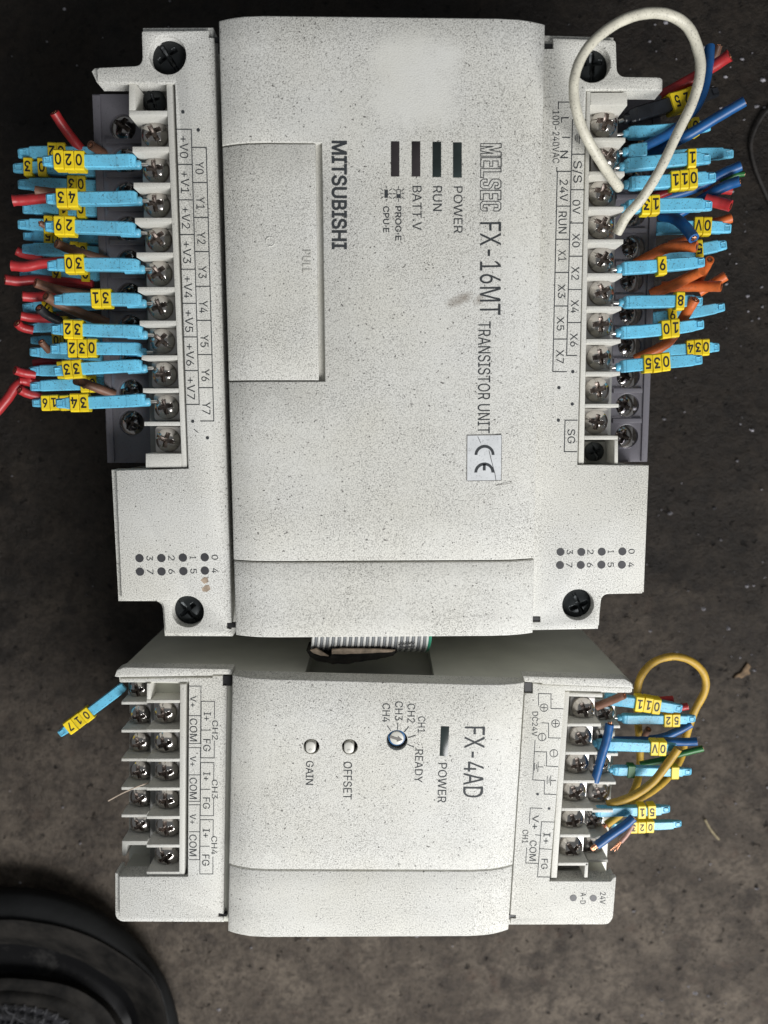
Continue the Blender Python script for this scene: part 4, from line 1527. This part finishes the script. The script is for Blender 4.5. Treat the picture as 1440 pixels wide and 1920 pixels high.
marker('A', (94, 654), (272, 655), 24.5, "blue wire marker with tags reading 032", [(139, '2', 17.5), (157.5, '3', 18), (175.5, '0', 17)], h=(-66, -76))
marker('A', (100, 696), (273, 685.5), 24.5, "blue wire marker with tags reading 33", seq(121, 156.5, "33"), h=FA)
marker('A', (104, 756), (279, 748.5), 24.5, "blue wire marker with tags reading 34 on the output side, lowest of its row", seq(133.5, 168, "43"), h=FA)
RB_ = (-150, -172)
marker('B', (33, 287), (235, 291), 23.5, "dim blue wire marker with tags reading 02, topmost of the rear output row", seq(92, 126, "20"), h=RB_, pin=False)
marker('B', (24, 314.5), (235, 326), 22.5, "rear blue wire marker with a lone tag 3 apart from a tag 0", [(55.5, '3', 17), (82, '0', 17)], h=RB_, pin=False)
marker('B', (33, 345), (230, 354), 22, "rear blue wire marker with tags reading 03 above marker 43", seq(128, 163, "30"), h=RB_, pin=False)
marker('B', (42, 392), (230, 399), 21.5, "rear blue wire marker with tags reading 01 just above marker 26", [(121, '1', 17), (154, '0', 17)], h=RB_, pin=False)
marker('B', (33, 420), (230, 430), 23, "rear blue wire marker with tag 4 peeking out behind marker 26", [(92, '4', 17), (110, '1', 17)], h=(-140, -172), pin=False)
marker('B', (43, 442), (230, 449), 20.5, "rear blue wire marker with tag 5 below marker 26", [(92, '5', 17), (110, '1', 17)], h=(-158, -180), pin=False)
marker('B', (41, 466), (230, 480), 23, "rear blue wire marker with tags reading 08 under a brown wire", seq(133, 166, "80"), h=RB_, pin=False)
marker('B', (36.5, 514), (230, 515), 22.5, "rear blue wire marker with tags 6 and 0 below marker 30", [(108, '6', 17), (162, '0', 17)], h=RB_, pin=False)
marker('B', (42, 577), (235, 570), 21.5, "rear blue wire marker mostly hidden below marker 31", [(91, '2', 20)], h=RB_, pin=False)
marker('B', (51, 616), (235, 606), 21, "rear blue wire marker beside two red wire ends above marker 32", [(122, '1', 16)], h=RB_, pin=False)
marker('B', (57, 638), (235, 640), 19, "darkest rear blue wire marker, in shade between markers 32 and 032", [(108, '0', 16), (124, '1', 16)], h=(-190, -200), pin=False)
marker('B', (55.5, 659.5), (235, 668), 22, "rear blue wire marker whose end shows below a short brown wire", (), h=RB_, pin=False)
marker('B', (54, 695.5), (240, 700), 22.5, "rear blue wire marker whose end shows beside marker 33", [(118, '', 17)], h=RB_, pin=False)
marker('B', (56, 725), (240, 718), 22.5, "rear blue wire marker with two zero tags under a brown wire", seq(152, 184, "00"), h=RB_, pin=False)
marker('B', (60, 755.5), (240, 750), 20.5, "rear blue wire marker with tags reading 016 behind marker 34", [(87, '6', 16), (103, '1', 16), (122, '0', 17)], h=(-150, -172), pin=False)

CR = (-84, -78)
marker('C', (1171.5, 250), (1333, 236), 22.5, "blue wire marker with tags 01 crossed by two blue wires", [(1283, '1', 17), (1299, '0', 17)], 'left', (-100, -120))
marker('C', (1170, 284), (1212, 281), 25, "short stubby blue wire marker holding a blue wire at the second input screw", (), 'left', (-84, -80), tail=False)
marker('C', (1190, 300), (1376, 287.5), 21, "deep blue wire marker whose tip shows past marker 1", (), 'left', (-165, -165), pin=False)
marker('C', (1164, 312), (1333, 297), 24, "blue wire marker carrying the single tag 1 on the input side", [(1294, '1', 16.5)], 'left', CR)
marker('C', (1172, 345), (1343, 331.5), 24.5, "blue wire marker with tags reading 011 on the controller under the white loop", seq(1255.5, 1305.5, "110"), 'left', CR)
marker('C', (1166, 389), (1336, 385.5), 24.5, "blue wire marker with tags reading 13 beside the end of the white loop", seq(1200.5, 1234, "31"), 'left', CR)
marker('C', (1215, 430), (1371.5, 428), 23, "blue wire marker with tags reading 0V on the controller", seq(1299, 1332, "V0"), 'left', (-165, -140), pin=False)
marker('C', (1222, 487), (1363, 458.5), 23, "blue wire marker with a single tag 5 under an orange wire", [(1309.5, '5', 15)], 'left', (-165, -140), pin=False)
marker('C', (1159, 504), (1322, 491), 24, "blue wire marker with the single tag six, just above the slanting orange wire", [(1239, '9', 17.5)], 'left', CR)
marker('C', (1163, 567), (1318, 564.5), 23.5, "blue wire marker with the single tag 8", [(1272.5, '8', 16.5)], 'left', CR)
marker('C', (1215, 597), (1359.5, 575), 21.5, "blue wire marker with a half hidden tag 9 behind marker 10", [(1260, '9', 17.5)], 'left', (-165, -140), pin=False)
marker('C', (1157, 624), (1320.5, 607.5), 24, "blue wire marker with tags reading 10", seq(1238.5, 1272, "01"), 'left', CR)
marker('C', (1230, 661), (1349, 651), 21.5, "blue wire marker with tags reading 034", seq(1286, 1329, "430"), 'left', (-160, -135), pin=False)
marker('C', (1157, 688), (1317.5, 674), 24.5, "blue wire marker with tags reading 035, lowest on the input side", seq(1204, 1253.5, "530"), 'left', CR)
marker('C', (1172, 222), (1348, 170), 25, "black wire marker with tags reading 025 at the first input screw", [(1259.5, '5', 18), (1277, '2', 18), (1294, '0', 17)], 'left', (-100, -190), mat=M_SLEEVE_D)

DR = (-100, -95)
marker('D', (1128, 1309), (1279.5, 1329.5), 22.5, "topmost blue wire marker on the small module with tags reading 011", seq(1188, 1235.5, "110"), 'left', DR, pin=False)
marker('D', (1160, 1347), (1304.5, 1348), 19.5, "blue wire marker with tags reading 52", seq(1242.5, 1273, "25"), 'left', (-130, -130))
marker('D', (1113, 1396), (1268.5, 1402), 21.5, "blue wire marker with tags reading 0V on the small module", seq(1217, 1247, "V0"), 'left', DR)
marker('D', (1142, 1444), (1297, 1447.5), 19, "blue wire marker with one green band and one blank yellow tag", [(1181.5, '', 14.5), (1263, '', 15)], 'left', (-130, -130), tagmats=[M_GREENTAG, M_TAG])
marker('D', (1110, 1521), (1256.5, 1517.5), 20.5, "blue wire marker with spaced tags reading 51", [(1202, '1', 15.5), (1220.5, '5', 15.5)], 'left', DR, pin=False)
marker('D', (1142, 1549), (1278, 1545), 18, "blue wire marker with tags reading 023 crossed by a blue wire", seq(1178.5, 1225, "320"), 'left', (-125, -125), pin=False)
marker('D', (110.5, 1377.5), (237, 1283), 20, "lone blue wire marker with tags reading 017 slanting away from the small module", [(133.5, '7', 15), (148.5, '1', 15), (163, '0', 15)], 'right', (-90, -120), pin=False)

# ================================================================= WIRES
WG = "loose cut wires at the terminals"


def wire(col, pts, label, r=8.7, h=(-80, -100), ends='s', group=WG, bare=None, flare=0.0, sub=6):
    """pts photo points; h start/end height (or list per point); ends: s start, e end cut clean with copper showing"""
    n_ = len(pts)
    hs_ = h if len(h) == n_ else [h[0] + (h[1] - h[0]) * i / (n_ - 1) for i in range(n_)]
    w = [P(x, y, z) for (x, y), z in zip(pts, hs_)]
    c = catmull(w, sub)
    m = len(c)
    rad = []
    for i in range(m):
        sc = (CAMH - c[i].z) / CAMH
        k = 1.0
        rad.append(r * sc * k * (1 + .02 * math.sin(i * 1.7)))
    if flare:
        rad[0] *= 1 + flare
    V, FC = [], []
    tube_geo(c, rad, 14, V, FC, False)
    # hollow cut ends: a rim and a recessed core
    N = 14
    for at_end in (False, True):
        on = ('e' in ends) if at_end else ('s' in ends)
        b0 = (m - 1) * N if at_end else 0
        p = c[-1] if at_end else c[0]
        t = (c[-1] - c[-2]).normalized() if at_end else (c[0] - c[1]).normalized()
        rr_ = rad[-1] if at_end else rad[0]
        ring = list(range(b0, b0 + N))
        if on:
            nb = len(V)
            for k in ring:
                V.append(p + (V[k] - p) * .62 + t * .4)
            nb2 = len(V)
            for k in ring:
                V.append(p + (V[k] - p) * .58 - t * 3)
            for k in range(N):
                l = (k + 1) % N
                FC.append((ring[k], ring[l], nb + l, nb + k))
                FC.append((nb + k, nb + l, nb2 + l, nb2 + k))
            FC.append(tuple(range(nb2, nb2 + N)))
        else:
            FC.append(tuple(ring))
    o = link("wire", V, FC, WIRE[col], None)
    tag(o, label, "wire", group)
    for at_end in (False, True):
        on = ('e' in ends) if at_end else ('s' in ends)
        ln = 1.2
        if bare and ((bare[0] == 'e') == at_end):
            on, ln = True, bare[1]
        elif not on:
            continue
        p = c[-1] if at_end else c[0]
        t = (c[-1] - c[-2]).normalized() if at_end else (c[0] - c[1]).normalized()
        rr_ = (rad[-1] if at_end else rad[0]) * .52
        V, FC = [], []
        a = t.cross(Vector((0, 0, 1))).normalized()
        b = t.cross(a)
        rng = random.Random(int(p.x * 3 + p.y))
        for k in range(7):
            q = 2 * math.pi * k / 6
            rr2 = 0 if k == 6 else rr_ * .64
            s0 = p + (a * math.cos(q) + b * math.sin(q)) * rr2
            s1_ = s0 + t * (ln * rng.uniform(.7, 1.1)) + (a * math.cos(q + .8) + b * math.sin(q + .8)) * (ln * .12)
            tube_geo([s0 - t * 3, (s0 + s1_) / 2, s1_], [rr_ * .34] * 3, 6, V, FC)
        link("copper_core", V, FC, M_COPPER, o)
    return o


# output side
wire('red', [(102, 211), (118, 236), (139, 264), (163, 292)], "red wire stub pointing up and away above marker 020", 8.8, (-120, -170), 's')
wire('brown', [(170, 272), (186, 282), (205, 295)], "short brown wire stub just above marker 020", 8.2, (-120, -165), 's')
wire('red', [(24, 376), (45, 375), (85, 371), (130, 366)], "red wire end sticking out beyond marker 43", 9.3, (-95, -110), 's', flare=.12)
wire('brown', [(66, 358), (92, 361), (128, 366)], "short brown wire lying above marker 43", 8.6, (-100, -115), 's')
wire('brown', [(75, 418), (84, 423), (97, 428)], "tiny brown stub with bare copper beside marker 26", 5.5, (-80, -90), 's', bare=('s', 3))
wire('brown', [(105.5, 456), (128, 466), (165, 478), (205, 490)], "brown wire slanting over the tags 08", 8.3, (-85, -140), 's')
wire('red', [(21.5, 498), (48, 500), (80, 494), (130, 490)], "red wire end beside marker 30", 9.2, (-95, -110), 's', flare=.08)
wire('red', [(9, 524), (36, 527), (75, 525), (175, 533)], "longest red wire end below marker 30, nearest the floor edge", 9.0, (-120, -165), 's')
wire('red', [(31, 470), (44, 476), (80, 484)], "short red wire end behind the marker with tags 08", 8.0, (-165, -175), 's')
wire('brown', [(66, 530), (96, 540), (140, 550), (185, 556)], "brown wire slanting above marker 31", 8.6, (-90, -150), 's')
wire('red', [(42, 555.5), (66, 557), (110, 553)], "red wire end beside marker 31", 8.8, (-110, -130), 's')
wire('brown', [(86, 555), (112, 570), (155, 589), (203, 606)], "thickest brown wire crossing over marker 31", 9.6, (-58, -130), 's')
wire('black', [(73, 577), (88, 590), (113, 603)], "short black wire between markers 31 and 32", 8.4, (-85, -120), 's')
wire('red', [(39, 592), (62, 596), (110, 598)], "upper of two red wire ends above marker 32", 8.2, (-130, -150), 's')
wire('red', [(32, 606), (42, 614), (62, 619)], "lower, steeper of two red wire ends above marker 32", 8.0, (-130, -150), 's')
wire('brown', [(77, 640), (85, 650), (92, 658)], "stubby brown wire end beside marker 032", 6.2, (-90, -110), 's')
wire('red', [(28, 694), (44, 699), (66, 702)], "red wire end with a cut tip above marker 33", 8.2, (-130, -155), 's')
wire('red', [(64, 682), (90, 677), (125, 678)], "red wire glimpsed between markers 032 and 33", 7.6, (-180, -180), '')
wire('red', [(36, 714), (50, 715), (75, 722)], "red wire end below marker 33", 8.6, (-150, -165), '')
wire('red', [(-40, 800), (-12, 778), (14, 748), (33, 722), (60, 711)], "long red wire running off the picture edge", 8.8, (-140, -160), '')
wire('red', [(37, 731), (52, 738), (78, 744)], "red wire end above marker 34", 8.2, (-140, -165), 's')
wire('brown', [(142, 713), (168, 722), (215, 740)], "brown wire slanting above marker 34", 8.6, (-95, -150), '')

# input side
wire('red', [(1368, 104), (1335, 126), (1280, 158), (1215, 194)], "red wire reaching furthest up behind the white loop", 10, (-130, -190), 's', flare=.1)
wire('brown', [(1346, 85), (1338, 108), (1318, 140)], "brown wire end behind the red wire near the white loop", 8, (-170, -190), 's')
wire('blue', [(1331, 88), (1328, 125), (1318, 172), (1297, 212), (1256, 249), (1207, 276)], "blue wire curving behind the white loop into the stubby marker", 8.6, (-150, -90), 's')
wire('blue', [(1396, 190), (1345, 220), (1289, 254), (1246, 275), (1205, 292)], "straight blue wire with a bare copper end pointing out", 9.3, (-60, -140), 's')
wire('blue', [(1389, 311), (1352, 327), (1305, 352), (1240, 372)], "upper of two blue wire ends near marker 011", 8.8, (-120, -150), 's')
wire('green', [(1396, 326), (1376, 329), (1350, 338)], "thin green wire tip between two blue wire ends", 4.5, (-125, -135), 's')
wire('blue', [(1387, 339), (1356, 351), (1318, 373), (1270, 402), (1245, 418)], "lower of two blue wire ends near marker 011", 9.2, (-105, -170), 's')
wire('red', [(1373, 357), (1350, 356), (1320, 362)], "short red wire end below the blue wire pair", 7.6, (-150, -160), 's')
wire('red', [(1370, 386), (1350, 381), (1322, 374)], "thick red wire end beside marker 13", 10.2, (-100, -120), 's')
wire('red', [(1258, 356), (1238, 364), (1215, 376)], "red wire piece seen between markers 011 and 13", 8, (-125, -135), '')
wire('orange', [(1371, 409), (1356, 414), (1320, 424)], "orange wire end above marker 0V", 8.6, (-175, -180), '')
wire('blue', [(1301, 447), (1283, 424), (1265, 410), (1240, 404)], "bent blue wire ending over the tags 0V", 10, (-75, -150), 's')
wire('orange', [(1306, 463), (1278, 462), (1248, 466), (1222, 479), (1190, 496)], "orange wire bending over the tag 5", 9.8, (-85, -150), 's')
wire('orange', [(1296, 449), (1278, 452), (1255, 460)], "orange wire tip tucked under the bent blue wire", 8, (-130, -140), '')
wire('orange', [(1331, 487), (1322, 504), (1308, 530)], "orange wire end standing up past marker 6", 8.0, (-95, -150), 's')
wire('orange', [(1316, 507), (1295, 518), (1262, 535), (1220, 552)], "orange wire slanting up to marker 6", 10, (-90, -150), '')
wire('orange', [(1352, 537), (1325, 537), (1290, 537), (1240, 538)], "level orange wire end between markers 6 and 8", 9.6, (-105, -150), 's')
wire('orange', [(1361, 517), (1340, 530), (1310, 548)], "orange wire end crossing behind the level orange one", 9, (-130, -150), 's')
wire('orange', [(1303, 561), (1293, 577), (1277, 604), (1257, 637), (1232, 655), (1190, 674)], "long orange wire passing under marker 10", 9.4, [-66, -80, -115, -130, -135, -150], 's')

wl_ = [(1161, 352), (1146, 332), (1128, 305), (1103, 264), (1085, 222), (1075.5, 172), (1083, 124), (1110, 80), (1158, 43), (1208, 25.5), (1254, 28), (1289, 50), (1308, 91), (1313, 135), (1299, 190),
       (1270, 250), (1238, 317), (1203, 373), (1175, 405), (1157, 437)]
hh_ = [-70, -40, -10, 15, 30, 40, 45, 45, 40, 30, 20, 10, 0, -5, -10, -15, -25, -40, -60, -80]
wire('white', wl_, "white wire bent into a large open loop over the corner of the controller", 9.0, hh_, 'se', None, bare=('s', 6), sub=5)

# small module
wire('yellow', [(1137, 1546), (1160, 1529), (1188, 1503), (1218, 1486), (1248, 1462), (1275, 1425), (1285, 1385), (1301, 1336), (1322, 1294), (1319, 1262), (1295, 1239), (1261, 1231), (1225, 1242), (1201, 1270), (1194, 1310), (1197, 1365), (1200, 1418),
                 (1196, 1462), (1183, 1494)], "yellow wire bent into a loop above the small module", 7.2, [-105, -115, -130, -145, -170, -200, -215, -215, -200, -190, -180, -180, -180, -185, -190, -195, -195, -180, -160], 's', None, bare=('s', 9), sub=5)
wire('yellow', [(1272, 1403), (1250, 1434), (1226, 1464), (1196, 1487), (1165, 1501), (1138, 1508)], "straight yellow wire crossing over the banded marker", 7.8, (-80, -110), '', None)
wire('red', [(1262, 1311), (1245, 1312), (1225, 1314)], "red wire end above marker 011 of the small module", 6.6, (-115, -120), 's')
wire('red', [(1290, 1324), (1278, 1326), (1262, 1327)], "red wire tip poking past the end of marker 011 of the small module", 6.8, (-110, -115), 's')
wire('brown', [(1170, 1303), (1150, 1312), (1118, 1325)], "brown wire stub across the first screw of the small module", 7.6, (-70, -100), 's')
wire('brown', [(1216, 1367), (1211, 1374), (1207, 1384)], "brown wire end between markers 52 and 0V", 6.2, (-150, -165), 's')
wire('blue', [(1143, 1358), (1138, 1385), (1128, 1418), (1115, 1466)], "short straight blue wire lying across the small module's screws", 8.4, (-80, -72), 'se', bare=('s', 5))
wire('blue', [(1296, 1357), (1270, 1371), (1243, 1382), (1205, 1388)], "blue wire end below marker 52", 7.4, (-150, -165), '')
wire('blue', [(1307, 1390), (1280, 1391), (1240, 1389), (1150, 1388)], "flat blue wire end beyond marker 0V of the small module", 8.0, (-110, -130), 's')
wire('green', [(1318, 1403), (1282, 1412), (1240, 1425), (1200, 1433)], "green wire end below the blue wire of marker 0V", 6.0, (-150, -160), 's')
wire('blue', [(1188, 1533), (1172, 1547), (1150, 1562), (1119, 1585)], "short blue wire with twisted copper crossing marker 023", 8.5, (-78, -72), 'se', bare=('e', 13))
wire('clear', [(1186, 1546), (1177, 1562), (1164, 1578)], "pinkish wire piece with bare copper under the blue wire", 4.8, (-120, -115), '', bare=('e', 26))

# ================================================================= LOOSE THINGS
V, FC = tube_geo(catmull([P(278, 1468, -60), P(258, 1475, -50), P(230, 1487, -52), P(203, 1501.5, -60)], 5), [1.3] * 16, 6)
tag(link("fibre", V, FC, M_FIBRE, None), "pale thin fibre caught on the small module's terminals", "fibre")
V, FC = tube_geo(catmull([P(1322, 1537, FLOOR + 2), P(1333, 1556, FLOOR + 3), P(1348, 1574, FLOOR + 2)], 4), [3.2] * 9, 6)
tag(link("straw", V, FC, M_STRAW, None), "short dry straw lying on the floor", "straw")
ol = [(1375, 1273), (1380, 1266), (1389, 1262), (1394, 1254), (1402, 1243), (1408, 1250), (1404, 1257), (1407, 1264), (1398, 1267), (1391, 1272), (1384, 1270)]
tag(plate("leaf_scrap", [P2(x, y, FLOOR + 4) for x, y in ol], FLOOR + 5, FLOOR - 1, M_LEAF, None, 1.5), "small torn brown leaf scrap on the floor near the yellow loop", "leaf scrap")
pts = catmull([P(1424, 140, FLOOR + 8), P(1450, 200, FLOOR + 8), P(1432, 215, FLOOR + 9), P(1415, 245, FLOOR + 9), P(1408, 275, FLOOR + 9), P(1416, 315, FLOOR + 8), P(1430, 350, FLOOR + 7), P(1452, 400, FLOOR + 6)][1:], 6)
V, FC = tube_geo(pts, [4.2] * len(pts), 8)
tag(link("cord", V, FC, plain("dusty_grey_cord", (0.030, 0.027, 0.025), .7, var=.3), None), "dusty dark cord bent on the floor beside the input side", "cord")

# shoe toe at the lower edge
M_STITCH = plain("grey_black_thread", (0.045, 0.045, 0.05), .8, var=.5, scale=40)
M_SMUDGE, nt_s, b_s = new_mat("smudged_black_rubber")
v_s = coords(nt_s)
d_s = math_node(nt_s, 'MULTIPLY', ramp(nt_s, noise(nt_s, v_s, 9, 6, .72), .54, .74), .40)
nt_s.links.new(mix(nt_s, d_s, (0.003, 0.003, 0.0035), (0.08, 0.076, 0.072)), b_s.inputs['Base Color'])
b_s.inputs['Roughness'].default_value = .55
b_s.inputs['Specular IOR Level'].default_value = .2
SH = empty("shoe", "black rubber shoe with a rounded toe on the floor beside the small module", "shoe", (P(0, 2000, FLOOR).x, P(0, 2000, FLOOR).y, FLOOR))
TH = [90, 75, 62, 45, 28, 14, 0, -20, -45, -90, -135, -180, -225, -250, -262, -270]
RO = [338, 343, 347, 351, 352, 346, 338, 335, 340, 360, 350, 335, 332, 333, 336, 338]
RI = [274, 278, 288, 306, 331, 322, 312, 300, 296, 310, 300, 280, 270, 270, 272, 274]
R2 = [150, 154, 164, 186, 206, 214, 206, 196, 190, 200, 190, 175, 160, 152, 150, 150]


def interp(tab, th):
    for i in range(len(TH) - 1):
        if TH[i] >= th >= TH[i + 1]:
            t = (TH[i] - th) / (TH[i] - TH[i + 1])
            return tab[i] + (tab[i + 1] - tab[i]) * t
    return tab[0]


def rings(spec, name, mat, sharp=50):
    """spec: list of (radius function, height)"""
    N = 72
    V, FC = [], []
    for i, (f, h) in enumerate(spec):
        for k in range(N):
            th = 90 - 360 * k / N
            r = f(th)
            q_ = math.radians(th)
            hh2 = h(th) if callable(h) else h
            p = P(0 + r * math.cos(q_), 2000 - r * math.sin(q_), hh2)
            V.append(p)
        if i:
            for k in range(N):
                l = (k + 1) % N
                a, b = (i - 1) * N, i * N
                FC.append((a + k, a + l, b + l, b + k))
    return link(name, V, FC, mat, SH, sharp=sharp)


o_ = lambda k, d=0: (lambda th: interp(RO, th) * k + d)
i_ = lambda k, d=0: (lambda th: interp(RI, th) * k + d)
j_ = lambda k, d=0: (lambda th: interp(R2, th) * k + d)
rings([(o_(.97), FLOOR - 2), (o_(1.0), FLOOR + 20), (o_(1.0, -1), -590), (o_(1.0, -7), -570), (o_(1.0, -18), -556), (lambda th: interp(RO, th) * .35 + interp(RI, th) * .65, -540), (i_(1.0, 4), -532), (i_(1.0, 0), -530)], "toe_rand", M_RUBBER)
rings([(i_(1.0, 3), -532), (i_(1.0, 1), -524), (i_(1.0, -3), -524), (i_(1.0, -8), -533), (i_(1.0, -20), -538), (i_(1.0, -30), -556), (i_(.84), -604)], "welt", M_RUBBER2)
rings([(i_(.88), -590), (i_(.8), -625), (j_(1.25), -628), (j_(1.12), -615)], "shoe_upper", M_SMUDGE)
rings([(j_(1.16), -618), (j_(1.1), -590), (j_(1.03), -584), (j_(.99), -590), (j_(.95), -592), (j_(.90), -584), (j_(.84), -580), (j_(.80), -590), (j_(.76), -602)], "collar", M_RUBBER2)
rings([(j_(.80), -604), (j_(.5), -595), (j_(.2), -590), (j_(.02), -589)], "knit_lining", M_KNIT)
rg = random.Random(5)
V, FC = [], []
for k in range(34):                                   # rows of coarse stitches on the lining
    for m_ in range(3):
        th = math.radians(20 + k * 4.2)
        r0 = interp(R2, math.degrees(th)) * (.50 + .11 * m_)
        a_ = th + rg.uniform(-.01, .01)
        p0 = P(r0 * math.cos(a_), 2000 - r0 * math.sin(a_), -590)
        a2_ = a_ + .035 * (1 if (k + m_) % 2 else -1)
        r1 = r0 * 1.08
        p1 = P(r1 * math.cos(a2_), 2000 - r1 * math.sin(a2_), -592)
        tube_geo([p0, (p0 + p1) / 2 + Vector((0, 0, 4)), p1], [2.6, 3.4, 2.6], 6, V, FC)
link("stitches", V, FC, M_STITCH, SH)['kind'] = 'stuff'
V, FC = tube_geo([P(10 + 7 * t, 1893 + 5 * t + 2 * math.sin(t * 2.2), -572) for t in range(0, 9)], [2.2] * 9, 7)
V, FC = tube_geo([P(18 + 2 * t, 1922 - 4 * t + 3 * math.sin(t * 1.1), -572) for t in range(0, 7)], [1.6] * 7, 7, V, FC)
link("lace_thread", V, FC, M_STITCH, SH)
